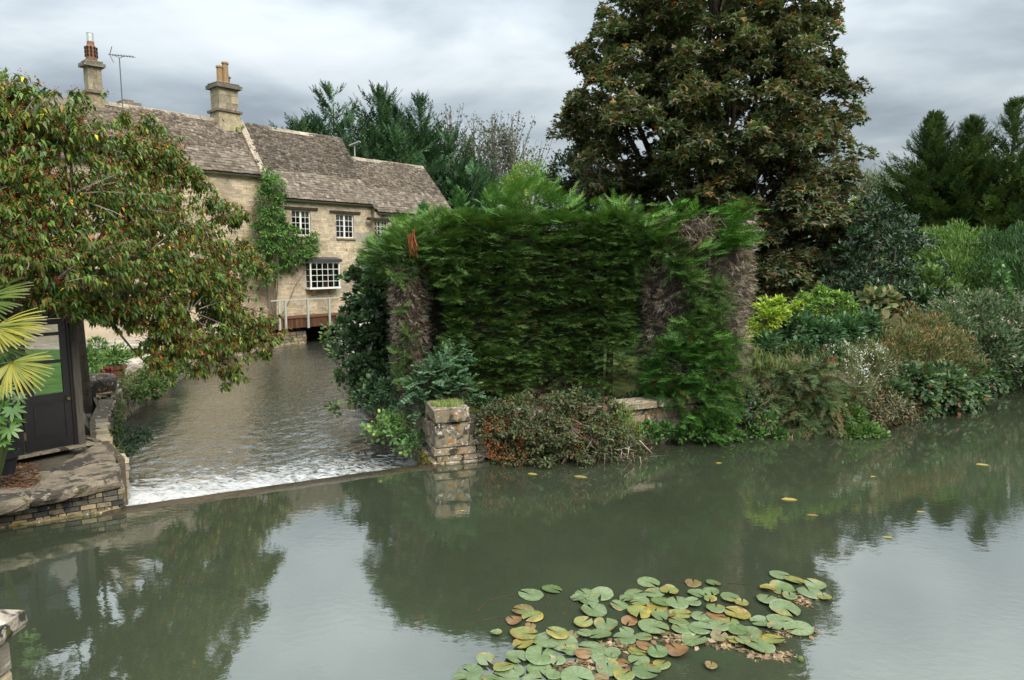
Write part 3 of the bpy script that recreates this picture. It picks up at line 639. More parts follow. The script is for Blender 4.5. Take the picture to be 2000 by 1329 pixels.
mb = MB(); tm, zt = on(444, 158, 2.85); mb.lathe([(.12, 0), (.12, .18), (.2, .2), (.02, .38)], (.09, .085, .08), 10, (tm, 2.85, zt - .06)); mb.build('chimney_cowl', METAL, hl)
chimney(hl, 162, 197, 125, 205, 184, 133, .62, .58, [(0, 0, .20, .86, 1)])
tm, zt = on(252, 212, 3.3); mb = MB(); mb.box((tm - .35, 3.1, 9.8), (tm + .35, 3.7, zt + .1), (.3, .26, .18)); mb.box((tm - .45, 3.0, zt + .1), (tm + .45, 3.8, zt + .25), (.18, .16, .13)); mb.box((tm - .2, 3.25, zt + .25), (tm + .2, 3.5, zt + .38), (.2, .13, .1)); mb.build('chimney_stump', STONE, hl)

# middle house
hm = house_root('stone_house', 'middle honey stone mill house with white casements and a box bay window over the water')
opn = [W1, W2, BY, (-.4, 2.3, -1.0, .34)]
facade(hm, -1.70, 4.48, -1.2, 7.06, 0.0, opn)
roof(hm, -1.66, 4.5, -.14, 7.08, 2.85, 11.0); end_wall(hm, -1.70, 0, 7.1, 2.85, 10.9, -1.2); end_wall(hm, 4.48, 0, 7.1, 2.85, 10.9, -1.2, 1); back(hm, -1.7, 4.48, 5.6, -1.2, 7.1)
gutter(hm, -1.5, 4.62, -.2, 6.99)
window(hm, *W1[:2], *W1[2:], .11); window(hm, *W2[:2], *W2[2:], .11)
# bay window
bd = .50; a, b_, p, q = BY
m = MB(); m.box((a - .05, -bd, p - .1), (b_ + .05, .02, p), WHITE); m.box((a, -bd, q - .07), (b_, .02, q), WHITE)
for x0, y0 in ((a, -bd), (b_ - .07, -bd), (a, -.04), (b_ - .07, -.04)): m.box((x0, y0, p), (x0 + .07, y0 + .07, q - .07), WHITE)
bo = m.build('bay_window', PAINT, hm); g = MB(); nx_, nz_ = 5, 4
x0, x1, z0, z1 = a + .07, b_ - .07, p, q - .07; dx = (x1 - x0) / nx_; dz = (z1 - z0) / nz_
for i in range(1, nx_): g.box((x0 + dx * i - .014, -bd + .01, z0), (x0 + dx * i + .014, -bd + .05, z1), WHITE)
for j in range(1, nz_):
    g.box((x0, -bd + .013, z0 + dz * j - .014), (x1, -bd + .047, z0 + dz * j + .014), WHITE)
    for xx in (a + .01, b_ - .05): g.box((xx, -bd + .07, z0 + dz * j - .014), (xx + .04, -.04, z0 + dz * j + .014), WHITE)
g.build('glazing_bars', PAINT, bo)
for j in range(nz_):
    for i in range(nx_): pm = MB(); pm.box((x0 + dx * i + .015, -bd + .027, z0 + dz * j + .015), (x0 + dx * (i + 1) - .015, -bd + .033, z0 + dz * (j + 1) - .015), (1, 1, 1)); pm.build('pane', GLASS, bo)
    for xx in (a + .027, b_ - .033): pm = MB(); pm.box((xx, -bd + .075, z0 + dz * j + .015), (xx + .006, -.045, z0 + dz * (j + 1) - .015), (1, 1, 1)); pm.build('pane', GLASS, bo)
m = MB(); m.add([(a - .12, -bd - .1, q), (b_ + .10, -bd - .1, q), (b_ + .10, .0, q), (a - .12, .0, q), (a - .12, -bd - .1, q + .14), (b_ + .10, -bd - .1, q + .14), (b_ + .10, -.002, q + .26), (a - .12, -.002, q + .26)], [(0, 3, 2, 1), (4, 5, 6, 7), (0, 1, 5, 4), (1, 2, 6, 5), (2, 3, 7, 6), (3, 0, 4, 7)], (.085, .09, .10)); m.build('lead_roof', METAL, bo)
for tt in (a + .3, b_ - .45): m = MB(); m.add([(tt, -bd + .05, p - .1), (tt + .16, -bd + .05, p - .1), (tt + .16, 0, p - .1), (tt, 0, p - .1), (tt, -.1, p - .42), (tt + .16, -.1, p - .42), (tt + .16, 0, p - .42), (tt, 0, p - .42)], [(0, 1, 2, 3), (7, 6, 5, 4), (0, 4, 5, 1), (1, 5, 6, 2), (3, 0, 4, 7), (2, 6, 7, 3)][::1], (.36, .3, .21)); m.build('corbel', STONE, bo)
for tt, cc, nm in ((a + .75, (.05, .05, .05), 'kettle'), (a + 1.15, (.55, .20, .03), 'orange vase')):
    m = MB(); c_ = hw(tt, -.12, p); m.lathe([(.07, 0), (.11, .08), (.10, .2), (.04, .27), (.03, .3)], cc, 12, tuple(c_)); m.build('kettle' if 'k' in nm else 'vase', CLAY, None, label='small dark kettle on the bay window sill' if nm == 'kettle' else 'small orange vase on the bay window sill', cat=nm.split()[-1])
# right house, projecting a little
hr = house_root('stone_house', 'lower right stone house end with plain slate roof behind the hedge top')
tw, zw = on(745, 432, -.5); WR_ = (tw - .42, tw + .55, zw - 1.1, zw)
facade(hr, 4.52, 10.6, -1.2, 6.60, -.42, [WR_]); window(hr, *WR_, -.32)
roof(hr, 4.56, 10.6, -.55, 6.64, 2.4, 9.92); end_wall(hr, 4.52, -.42, 6.66, 2.4, 9.86, -1.2); end_wall(hr, 10.6, -.42, 6.66, 2.4, 9.86, -1.2, 1); back(hr, 4.52, 10.6, 5.2, -1.2, 6.6)
gutter(hr, 4.7, 10.6, -.62, 6.55)
# aerials
q = P(238, 188, 31.5); ar = thing('tv_aerial', 'tall thin tv aerial with spiky boom on a mast beside the left chimney', 'aerial', q - [0, 0, .6])
m = MB(); zt = P(238, 113, 31.5)[2] - q[2] + .6; m.tube([(0, 0, 0), (0, 0, zt)], .022, (.12, .12, .12), 6); m.build('mast', METAL, ar)
m = MB(); m.tube([(-.5, 0, zt + .14), (.62, .1, zt + .05)], .014, (.1, .1, .1), 5)
for i in range(9): x = -.36 + .12 * i; m.tube([(x, -.12, zt + .13 - .08 * (x + .36)), (x, .22, zt + .13 - .08 * (x + .36))], .011, (.1, .1, .1), 4)
for s in (1, -1): m.tube([(-.42, 0, zt + .13), (-.28 - .02 * s, 0, zt + .13 + .34 * s)], .018, (.1, .1, .1), 4)
m.tube([(-.22, 0, zt + .1), (0, 0, zt - .02), (.22, 0, zt + .06)], .012, (.1, .1, .1), 4); m.build('antenna', METAL, ar)
q = P(693, 305, 40.5); ar = thing('satellite_dish', 'flat tilted internet dish on a short pole at the roof step', 'satellite dish', q - [0, 0, .3])
m = MB(); m.tube([(0, 0, 0), (0, 0, .95)], .03, (.5, .52, .52), 6); m.build('pole', METAL, ar)
m = MB(); Rm = Matrix.Rotation(R(-22), 3, 'Y'); v = np.array([(-.33, -.22, -.03), (.33, -.22, -.03), (.33, .22, -.03), (-.33, .22, -.03), (-.33, -.22, .03), (.33, -.22, .03), (.33, .22, .03), (-.33, .22, .03)]) @ np.array(Rm).T + [0.02, 0, .98]
m.add(v, [(0, 3, 2, 1), (4, 5, 6, 7), (0, 1, 5, 4), (1, 2, 6, 5), (2, 3, 7, 6), (3, 0, 4, 7)], (.3, .32, .33)); m.build('dish', PAINT, ar)
q = P(1664, 372, 75); ar = thing('tv_aerial', 'tiny distant tv aerial in the sky gap right of the copper tree', 'aerial', q - [0, 0, 4])
m = MB(); m.tube([(0, 0, 0), (0, 0, 4.6)], .03, (.12, .12, .12), 5); m.tube([(-.6, 0, 4.55), (.6, 0, 4.5)], .025, (.1, .1, .1), 4)
for i in range(6): m.tube([(-.5 + .2 * i, -.2, 4.54), (-.5 + .2 * i, .2, 4.54)], .02, (.1, .1, .1), 4)
m.build('antenna', METAL, ar)
# footbridge along the mill wall
fb = thing('footbridge', 'brown timber footbridge with pale painted railing along the mill wall', 'footbridge', (*P0, 0), HROT)
zt = on(610, 618, -1.05)[1]; zb_ = on(610, 638, -1.05)[1]; t0, t1 = -3.0, 2.9
t = t0
while t < t1:
    m = MB(); m.box((t, -1.05, zt - .05), (t + .135, -.03, zt), np.array((.13, .065, .035)) * rng.uniform(.7, 1.25), .003); m.build('deck_board', WOOD, fb)
    m = MB(); m.box((t, -1.10, zb_), (t + .135, -1.06, zt - .07), np.array((.10, .05, .028)) * rng.uniform(.7, 1.25), .003); m.build('fascia_board', WOOD, fb); t += .142
m = MB(); m.box((t0, -1.15, zt - .045), (t1, -1.052, zt + .035), (.17, .085, .045)); m.box((t0, -.95, zb_ - .05), (t1, -.8, zt - .06), (.08, .05, .035)); m.build('beam', WOOD, fb)
zr_ = on(610, 585, -1.15)[1]; PT = (.40, .42, .37)
for px in (545, 557, 601, 643): tt = on(px, 600, -1.2)[0]; m = MB(); m.box((tt - .05, -1.25, zb_ - .04), (tt + .05, -1.16, zr_), PT); m.build('post', PAINT, fb)
m = MB(); m.box((-2.7, -1.26, zr_), (t1, -1.15, zr_ + .05), PT); m.build('handrail', PAINT, fb)
m = MB(); ttA = on(612, 640, -1.0)[0]; 
ab = thing('abutment', 'low rubble stone abutment in the shade under the footbridge', 'abutment', (*hw(-2.2, -.6, -.5),))
stone_wall(ab, [tuple(hw(-3.2, -.9, 0)[:2]), tuple(hw(-.5, -.7, 0)[:2]), tuple(hw(-.35, .2, 0)[:2])], -.6, .30, (.12, .2), (.25, .5), .35, RUBBLE)

# ------------------------------------------------------------------ left bank: platform, summerhouse, garden
plat = thing('stone_platform', 'mossy stone landing with brick face at the left water edge', 'platform', (-7.2, 11.2, 0))
zs = 0.52; pc = np.array(G(241, 932, zs)[:2]); pf = np.array(G(0, 982, zs)[:2]); fdir = nz((pf - pc)[None])[0]
pg = [tuple(G(*a, zs)[:2]) for a in ((226, 893), (195, 860), (187, 822))]
o = plat.location
def slab(name, poly, z0, z1, col, mat=SLABM, jit=.02, parent=plat):
    m = MB(); pts = []                                     # chipped outline
    for i in range(len(poly)):
        a, b_ = np.array(poly[i]), np.array(poly[(i + 1) % len(poly)]); k = max(2, int(np.linalg.norm(b_ - a) / .16))
        pts += [a + (b_ - a) * j / k + rng.normal(0, jit, 2) for j in range(k)]
    n = len(pts); cen = np.mean(pts, 0); inn = [cen + (p - cen) * .965 + rng.normal(0, jit * .4, 2) for p in pts]
    v = [(*(p - np.array(o[:2])), z0) for p in inn] + [(*(p - np.array(o[:2])), z0 + (z1 - z0) * .35 + rng.normal(0, .022)) for p in pts] + [(*(p - np.array(o[:2])), z1 - .05 + rng.normal(0, .016)) for p in pts] + [(*(p - np.array(o[:2])), z1 + rng.normal(0, .004)) for p in inn]
    f = [tuple(range(n))[::-1], tuple(range(3 * n, 4 * n))] + [(k * n + i, k * n + (i + 1) % n, (k + 1) * n + (i + 1) % n, (k + 1) * n + i) for k in range(3) for i in range(n)]
    m.add(v, f, col); return m.build(name, mat, parent)
j1 = pc + fdir * 1.28
slab('coping_slab', [tuple(pc), tuple(pc + fdir * 1.26), tuple(j1 + np.array((-.55, 1.5))), tuple(pg[1]), tuple(pg[0])][::-1], .34, zs, (.24, .20, .15))
slab('coping_slab', [tuple(j1), tuple(pc + fdir * 4), tuple(pc + fdir * 4 + np.array((-.6, 2.2))), tuple(j1 + np.array((-.55, 1.5)))][::-1], .33, zs - .01, (.20, .17, .13))
f0 = np.array(WL); fd2 = nz((np.array(G(0, 1030, 0)[:2]) - f0)[None])[0]; ang = math.atan2(fd2[1], fd2[0]); fn = np.array([fd2[1], -fd2[0]]); fn = fn if fn[1] < 0 else -fn
m = MB(); a, b_ = f0 - fn * .05, f0 + fd2 * 4 - fn * .05; bk = np.array(pg[0]); c2 = (-8.2, 13.4); m.prism([tuple(np.array(q) - np.array(o[:2])) for q in (a, bk - (.06, 0), c2, (-12, 14), b_)], -1.0, .335, (.16, .14, .10)); m.build('core', STONE, plat)
z = -.10; row = 0
while z < .32:
    s = -.02 - (.11 if row % 2 else 0); h = .083
    while s < 2.6:
        l = .10 if (row % 3 == 1 and rng.random() < .6) else rng.uniform(.19, .225); e0 = max(s, 0.0)
        c_ = f0 + fd2 * (e0 + s + l) / 2 - fn * (.03 - rng.uniform(0, .012)); piece('brick', BRK[rng.integers(5)], plat, (c_[0] - o[0], c_[1] - o[1], z + h / 2), (max(.03, s + l - e0 - .01), .11, h - .012), ang, (0, rng.normal(0, .015))); s += l
    e_ = np.array(pg[0]) - f0; ln = np.linalg.norm(e_); eu = e_ / ln; s = .02; en = np.array([eu[1], -eu[0]])
    while s < ln:
        l = rng.uniform(.19, .23); c_ = f0 + eu * (s + l / 2) + en * -.02; piece('brick', BRK[rng.integers(5)], plat, (c_[0] - o[0], c_[1] - o[1], z + h / 2), (l - .01, .10, h - .012), math.atan2(eu[1], eu[0])); s += l
    z += h + .002; row += 1
slab('base_course', [tuple(f0 + fn * .05), tuple(f0 + fd2 * 3 + fn * .05), tuple(f0 + fd2 * 3 - fn * .2), tuple(f0 - fn * .2)][::-1], -.5, -.0 + .03, (.22, .18, .09), LICHEN)
slab('ledge_stone', [pg[0], pg[1], (-8.55, 13.25)][::-1], .36, zs + .0, (.2, .17, .13))

sh = thing('summerhouse', 'dark timber summerhouse with glazed black door under the berry tree', 'summerhouse', (*G(150, 872, zs)[:2], zs))
D0, D1 = G(0, 903, zs)[:2], G(162, 872, zs)[:2]; su = nz((D1 - D0)[None])[0]; sh.rotation_euler = (0, 0, math.atan2(su[1], su[0])); sn = np.array([-su[1], su[0]])
BLK = (.012, .010, .011)
ow = np.array(sh.location[:2])
def lx(px, py=880): d = ray(px, py); s, t = np.linalg.solve(np.array([[d[0], -su[0]], [d[1], -su[1]]]), ow); return t
H = 2.42; xp0, xp1 = lx(145, 800), lx(165, 870)
m = MB(); m.box((xp0, -.09, .0), (xp1, .09, H), (.085, .075, .065), .008); m.build('corner_post', WOOD, sh)
m = MB(); m.box((xp0 - 3.2, -.12, H), (xp1 + .12, .10, H + .14), (.10, .088, .075), .006); m.build('lintel_beam', WOOD, sh)
m = MB(); m.box((xp0 - 3.2, -.14, -.005), (xp1 + .12, .16, .035), (.28, .24, .18), .008); m.build('threshold', SLABM, sh)
def door(x0, x1, knob):
    m = MB(); st = .11; y0, y1 = -.01, .035; zb, zl, zm, ztop = .05, .98, 1.08, H - .02
    m.box((x0, y0, zb), (x0 + st, y1, ztop), BLK); m.box((x1 - st, y0, zb), (x1, y1, ztop), BLK)
    for a, b_ in ((zb, .24), (.90, 1.05), (1.60, 1.66), (2.10, 2.16), (ztop - .1, ztop)): m.box((x0 + st, y0 + .002, a), (x1 - st, y1 - .002, b_), BLK)
    d = m.build('door', BLACKW, sh)
    m = MB(); m.box((x0 + st, .008, .24), (x1 - st, .024, .90), BLK); m.box((x0 + st + .05, -.003, .29), (x1 - st - .05, .007, .85), BLK); m.build('panel', BLACKW, d)
    for a, b_ in ((1.05, 1.60), (1.66, 2.10), (2.16, ztop - .1)): m = MB(); m.box((x0 + st, .010, a), (x1 - st, .016, b_), (1, 1, 1)); m.build('pane', GLASS, d)
    if knob:
        m = MB(); m.lathe([(.012, 0), (.012, .03), (.034, .04), (.038, .06), (.025, .08)], (.14, .11, .05), 12); v = m.v[0].copy(); m.v[0] = np.stack([v[:, 0] + x1 - .06, -v[:, 2] - .012, v[:, 1] + .93], 1); m.build('knob', METAL, d)
        m = MB(); m.box((x0 - .02, -.025, .28), (x0 + .015, -.012, .42), (.12, .10, .07)); m.build('hinge', METAL, d)
xd = lx(52, 890)
door(xd, xp0 - .04, True); door(xd - .86, xd - .03, False); door(xd - 1.75, xd - .89, False)
m = MB(); m.box((xp0 - .04, -.04, 0.04), (xp0 - .003, .06, H), BLK); m.build('door_frame', BLACKW, sh)
for (x0, y0, x1, y1) in ((xp1 - .07, .10, xp1 - .01, .5), (xp0 - 3.2, 2.6, xp1, 2.66)):
    m = MB(); m.box((x0, y0, 0), (x1, y1, 1.3), BLK, 0); m.box((x0, y0, H - .3), (x1, y1, H), BLK, 0); m.build('side_wall', BLACKW, sh)
m = MB()
for xx in (xp0 - 3.1, xp0 - 2.1, xp0 - 1.1, xp0 - .1): m.box((xx, 2.58, .5), (xx + .1, 2.68, H - .3), BLK)
m.build('rear_post', BLACKW, sh)
m = MB(); m.box((xp0 - 3.2, .16, -.06), (xp1, 2.6, -.01), (.10, .085, .07)); m.build('floor', WOOD, sh)
m = MB(); m.add([(xp0 - 3.4, -.35, H + .12), (xp1 + .25, -.35, H + .12), (xp1 + .25, 1.3, H + .95), (xp0 - 3.4, 1.3, H + .95), (xp1 + .25, 3.0, H + .12), (xp0 - 3.4, 3.0, H + .12), (xp0 - 3.4, -.35, H + .18), (xp1 + .25, -.35, H + .18), (xp1 + .25, 1.3, H + 1.02), (xp0 - 3.4, 1.3, H + 1.02), (xp1 + .25, 3.0, H + .18), (xp0 - 3.4, 3.0, H + .18)],
      [(0, 3, 2, 1), (3, 5, 4, 2), (6, 7, 8, 9), (9, 8, 10, 11), (0, 1, 7, 6), (1, 2, 8, 7), (2, 4, 10, 8), (4, 5, 11, 10), (5, 3, 9, 11), (3, 0, 6, 9)], (.10, .085, .07)); m.build('roof', SLATE, sh)

rw = thing('retaining_wall', 'rough rubble retaining wall of the left garden bank beside the race', 'wall', (-10, 18, 0))
stone_wall(rw, [tuple(q) for q in race_left[1:]], -.75, .5, (.09, .17), (.14, .36), .3, RUBBLE, tops=[.45, .45, .5, .52, .55, .58, .6, .6, .6], inward=1, out_=.06)
kb = thing('path_kerb', 'pale stone kerb running along the lawn edge above the race', 'kerb', (-11, 19, .5))
for i in range(4, 9):
    a, b_ = np.array(race_left[i]), np.array(race_left[i + 1] if i < 9 else race_left[i]); u = nz((b_ - a)[None])[0]; ln = np.linalg.norm(b_ - a); nr = np.array([-u[1], u[0]]); s = 0
    while s < ln:
        l = min(rng.uniform(.5, .9), ln - s); c_ = a + u * (s + l / 2) + nr * .22
        if l > .1: piece('kerb_stone', LICH[rng.integers(4)], kb, (c_[0] + 11, c_[1] - 19, .07), (l - .02, .34, .10), math.atan2(u[1], u[0]))
        s += l
tr = thing('stone_trough', 'dark rounded stone trough behind the summerhouse post', 'trough', (*G(186, 772, .5)[:2], .5))
m = MB(); m.lathe([(.42, 0), (.5, .18), (.52, .42), (.46, .5), (.40, .46), (.38, .2)], (.11, .09, .075), 16); m.build('basin', LICHEN, tr, smooth=True)
def pot(px, py, Y, r, h, label, col, leafcols, fr, n, size):
    c_ = P(px, py, Y); t = thing('flower_pot', label, 'plant pot', (c_[0], c_[1], c_[2]))
    m = MB(); m.lathe([(r * .68, 0), (r * .9, h * .72), (r * .92, h * .74), (r * 1.05, h * .78), (r * 1.05, h), (r * .92, h), (r * .88, h * .85)], col, 18); m.build('pot', CLAY, t, smooth=False)
    bush_ = [[0, 0, h + fr * .55, fr, fr, fr * .8]]; p_, d_ = blob_points(bush_, n, (.2, 1), 0); ax = nz(d_ + [0, 0, .4] + rnd(len(p_)) * .4)
    leaves('foliage', p_, ax, nz(rnd(len(p_)) * .5 + [0, 0, 1]), size * rng.uniform(.6, 1.2, len(p_)), LEAF2, palette(len(p_), leafcols), LEAF, t)
pot(228, 742, 19.2, .27, .42, 'terracotta pot with pale green plant on the path kerb', (.30, .16, .10), [(.06, .12, .03), (.14, .2, .06), (.04, .08, .02)], .42, 500, .13)
pot(212, 752, 18.6, .16, .2, 'small pot of dark red leaves beside the terracotta pot', (.2, .12, .08), [(.16, .015, .02), (.10, .02, .02)], .2, 160, .10)
pot(2, 925, 10.2, .26, .34, 'black plant pot at the foot of the dark doors', (.02, .02, .022), [(.05, .12, .02), (.08, .17, .03)], .12, 30, .12)
def table(px, py, Y, label, r=.55):
    c_ = P(px, py, Y); z0 = float(bank_z(np.array([c_[0]]), np.array([c_[1]]))[0]); t = thing('garden_table', label, 'garden table', (c_[0], c_[1], z0)); wc = (.72, .70, .66)
    m = MB(); m.lathe([(r, 0), (r, .03), (0.01, .032)], wc, 20, (0, 0, .72)); m.build('table_top', PAINT, t)
    for k in range(4): th = k * math.pi / 2 + .4; m = MB(); m.tube([(math.cos(th) * r * .7, math.sin(th) * r * .7, 0), (math.cos(th) * r * .55, math.sin(th) * r * .55, .72)], .02, wc, 6); m.build('leg', PAINT, t)
def chair(px, py, Y, rz, label):
    c_ = P(px, py, Y); z0 = float(bank_z(np.array([c_[0]]), np.array([c_[1]]))[0]); t = thing('garden_chair', label, 'garden chair', (c_[0], c_[1], z0), rz, 'white chairs on the garden terrace'); wc = (.72, .70, .66)
    m = MB(); m.box((-.24, -.24, .44), (.24, .24, .48), wc); m.build('seat', PAINT, t)
    m = MB(); m.tube([(-.23, .24, .48), (-.22, .3, .95), (0, .32, 1.02), (.22, .3, .95), (.23, .24, .48)], .02, wc, 6)
    for k in range(5): m.tube([(-.15 + .075 * k, .25, .48), (-.14 + .07 * k, .31, .98)], .010, wc, 5)
    m.build('backrest', PAINT, t)
    for x, y in ((-.21, -.21), (.21, -.21), (-.21, .21), (.21, .21)): m = MB(); m.tube([(x, y, 0), (x, y, .44)], .018, wc, 6); m.build('leg', PAINT, t)
table(196, 640, 31, 'round white garden table seen through the tree beside the post'); table(246, 632, 33.5, 'round white garden table standing nearer the race')
chair(178, 640, 30.5, 1.2, 'white garden chair nearest the dark corner post'); chair(216, 644, 30.2, -.6, 'white garden chair between the two tables'); chair(262, 630, 34.5, -1.4, 'white garden chair closest to the race wall')
bw = thing('garden_wall', 'pale stone garden wall behind the white tables', 'wall', (-24, 40, .6))
m = MB(); m.box((-9, 0, -.6), (9, .4, .9), (.42, .37, .29)); m.build('wall', HSTONE, bw); m = MB(); m.box((-9, -.06, .9), (9, .46, 1.0), (.36, .32, .26)); m.build('coping', STONE, bw); bw.rotation_euler = (0, 0, .25)

# ------------------------------------------------------------------ island walls and pier
UF = nz((np.array(G(945, 899)[:2]) - PC)[None])[0]; UL = nz((PL - PC)[None])[0]; pa = math.atan2(UF[1], UF[0])
pier = thing('stone_pier', 'weathered block pier with grass growing on its lichened cap at the weir end', 'pier', (*PC, 0), pa)
ztop = P(870, 795, 13.2)[2]; zcap0 = P(870, 822, 13.1)[2]
lw = 1.05
def pc_(name, x0, x1, y0, y1, z0, z1, k, t=(0, 0)): piece(name, LICH[k % 4], pier, ((x0 + x1) / 2, (y0 + y1) / 2, (z0 + z1) / 2), (x1 - x0, y1 - y0, z1 - z0), rng.normal(0, .012), t)
m = MB(); m.box((.04, .04, -1), (lw - .05, 1.0, zcap0 - .1), (.07, .06, .045)); m.build('core', STONE, pier)
zz = [-.5, -.16, .03, .17, .30, zcap0 - .55 + .5 - .02]
pc_('base_block', -.10, .9, -.03, .5, -.5, .04, 2); pc_('base_block', -.14, .3, .5, 1.1, -.5, .10, 1)
pc_('course_stone', .02, .52, 0, .35, .045, .17, 0); pc_('course_stone', .53, 1.1, .0, .3, .045, .16, 3); pc_('course_stone', -.02, .35, .36, 1.1, .045, .25, 1)
pc_('course_stone', -.04, .40, -.03, .33, .175, .31, 2); pc_('course_stone', .41, .80, -.02, .3, .17, .30, 0); pc_('course_stone', .81, 1.2, -.01, .3, .165, .29, 3)
pc_('course_stone', -.06, .34, .34, 1.0, .26, .42, 3)
zb1 = .315; zb2 = zcap0 - .075
pc_('great_block', -.03, .66, -.01, .42, zb1, zb2, 1, (0, .01)); pc_('great_block', -.06, .34, .43, 1.08, .43, zb2 - .02, 0); pc_('side_block', .665, 1.05, .03, .4, zb1 - .01, zb1 + .22, 2); pc_('side_block', .665, 1.15, .04, .4, zb1 + .24, zb2 - .08, 0)
pc_('shim_stone', .04, .30, .01, .3, zb2, zb2 + .065, 3); pc_('shim_stone', .46, .72, .02, .35, zb2, zb2 + .075, 1); pc_('shim_stone', -.03, .28, .6, .95, zb2 - .015, zb2 + .07, 1)
pc_('cap_block', -.03, .68, -.03, .86, zb2 + .07, ztop, 0, (.03, -.02))
n = 900; th = rng.uniform(0, 2 * math.pi, n); rr = np.sqrt(rng.uniform(0, 1, n)) * .30; gp = np.stack([.40 + rr * np.cos(th) * 1.1, .42 + rr * np.sin(th), np.full(n, ztop - .015)], 1); gp[:, 0] -= .07
leaves('grass_tuft', gp, nz(rnd(n) * .45 + [0, 0, 1]), rnd(n), rng.uniform(.04, .12, n), BLADE, palette(n, [(.09, .16, .03), (.14, .20, .05), (.22, .22, .09)]), LEAF, pier, width=2.2)
n = 500; gp = np.stack([rng.uniform(-.2, .5, n), rng.uniform(-.1, .9, n), np.zeros(n)], 1); gp[:, 0] = np.where(gp[:, 1] > .05, -.13, gp[:, 0]); gp[:, 2] = rng.uniform(-.35, .12, n)
leaves('moss', gp, nz(rnd(n) + [-.3, -.4, -.6]), rnd(n), rng.uniform(.04, .1, n), LEAF2, palette(n, [(.12, .11, .02), (.18, .14, .03), (.08, .08, .02)]), LEAF, pier)

sw = thing('race_wall', 'leaning dry stone wall along the right side of the mill race', 'wall', (-2.7, 15.6, 0))
stone_wall(sw, [tuple(PC + UL * .95), (-1.95, 14.4), (-2.62, 15.6), (-2.95, 16.6)], -.8, .9, (.10, .2), (.2, .5), .4, RUBBLE, tops=[.55, .75, 1.05, .9], inward=-1)
stone_wall(sw, [(-2.95, 16.6), (-5.1, 22.2), (-7.4, 29), (-9.0, 35)], -.8, .55, (.14, .24), (.35, .8), .4, RUBBLE, inward=-1)
iw = thing('river_wall', 'long pale coursed stone river wall below the hedge', 'wall', (1.5, 14.1, 0))
e1 = PC + UF * 1.15
stone_wall(iw, [tuple(e1), tuple(G(1130, 885)[:2]), tuple(G(1280, 868)[:2]), (5.1, 15.2)], -.6, .8, (.15, .24), (.5, 1.1), .45, LICH, tops=[.72, .78, .84, .82], inward=1, out_=.02)
cs = MB(); line = [e1, G(1130, 885)[:2], G(1280, 868)[:2], np.array((5.0, 15.2))]
for i in range(3):
    a, b_ = np.array(line[i]), np.array(line[i + 1]); u = nz((b_ - a)[None])[0]; ln = np.linalg.norm(b_ - a); nr = np.array([-u[1], u[0]]); s = 0; k = max(1, round(ln / .95))
    for j in range(k): c_ = a + u * (s + ln / k / 2) + nr * .18; piece('coping_stone', LICH[rng.integers(4)], iw, (c_[0] - 1.5, c_[1] - 14.1, .87 + .02 * i), (ln / k - .015, .55, .14), math.atan2(u[1], u[0]), (rng.normal(0, .015), rng.normal(0, .01))); s += ln / k
bwall = thing('bank_wall', 'low broken stone bank wall under the weeds and trailing shrubs', 'wall', (7, 15.3, 0))
stone_wall(bwall, [(5.1, 15.2), (7.4, 15.35)], -.6, .22, (.1, .18), (.25, .6), .4, RUBBLE, inward=1)
np_ = thing('gate_pier', 'near stone pier with orange lichened cap at the lower left corner', 'pier', (*P(-95, 1250, 3.6)[:2], 0))
zc = P(20, 1262, 3.55)[2]; z = -.6; row = 0
while z < zc - .06:
    h = min(rng.uniform(.15, .2), zc - .05 - z)
    for sx in (0, 1):
        for sy in (0, 1): f_ = .23 if (row + sx + sy) % 2 else .15; piece('block', LICH[rng.integers(4)] if False else RUBBLE[rng.integers(6)], np_, ((-.095 if sx else .095), (.095 if sy else -.095), z + h / 2), (.186, .186, h - .008), rng.normal(0, .01))
    z += h; row += 1
m = MB(); m.add([(x, y, zz_) for zz_, r_ in ((0, .24), (.03, .25), (.10, .245), (.17, .13), (.185, .02)) for x, y in ((-r_, -r_), (r_, -r_), (r_, r_), (-r_, r_))], [(3, 2, 1, 0)] + [(4 * k + i, 4 * k + (i + 1) % 4, 4 * k + 4 + (i + 1) % 4, 4 * k + 4 + i) for k in range(4) for i in range(4)] + [(16, 17, 18, 19)], (.33, .29, .24)); m.v[0] = m.v[0] + [0, 0, zc - .05]; m.build('cap', LICHEN, np_)

# ------------------------------------------------------------------ hedge of clipped cypress
HC = [(.042, .086, .021), (.056, .108, .024), (.032, .068, .019), (.074, .122, .027), (.044, .090, .026)]
HT = [(.10, .20, .035), (.13, .23, .04), (.07, .16, .03), (.16, .24, .05)]
BR = [(.165, .138, .105), (.13, .107, .08), (.20, .17, .132), (.09, .073, .056)]
def X_(px, Y): return P(px, 600, Y)[0]
def Z_(py, Y): return P(1000, py, Y)[2]
def patch(o, u, v, nrm, n, f=None):
    """n plume origins on the parallelogram o,u,v (optionally thinned by f(s,t))"""
    s, t = rng.uniform(0, 1, n), rng.uniform(0, 1, n)
    if f is not None: k = rng.uniform(0, 1, n) < f(s, t); s, t = s[k], t[k]
    p = np.array(o) + s[:, None] * np.array(u) + t[:, None] * np.array(v); nr = np.tile(nz(np.array([nrm], float)), (len(p), 1))
    bulge = wob(p, 1.5, 2.0) * .22 + wob(p * [1, 1, 2.2], 3.3, 5.0) * .20
    return p + nr * bulge[:, None], nr
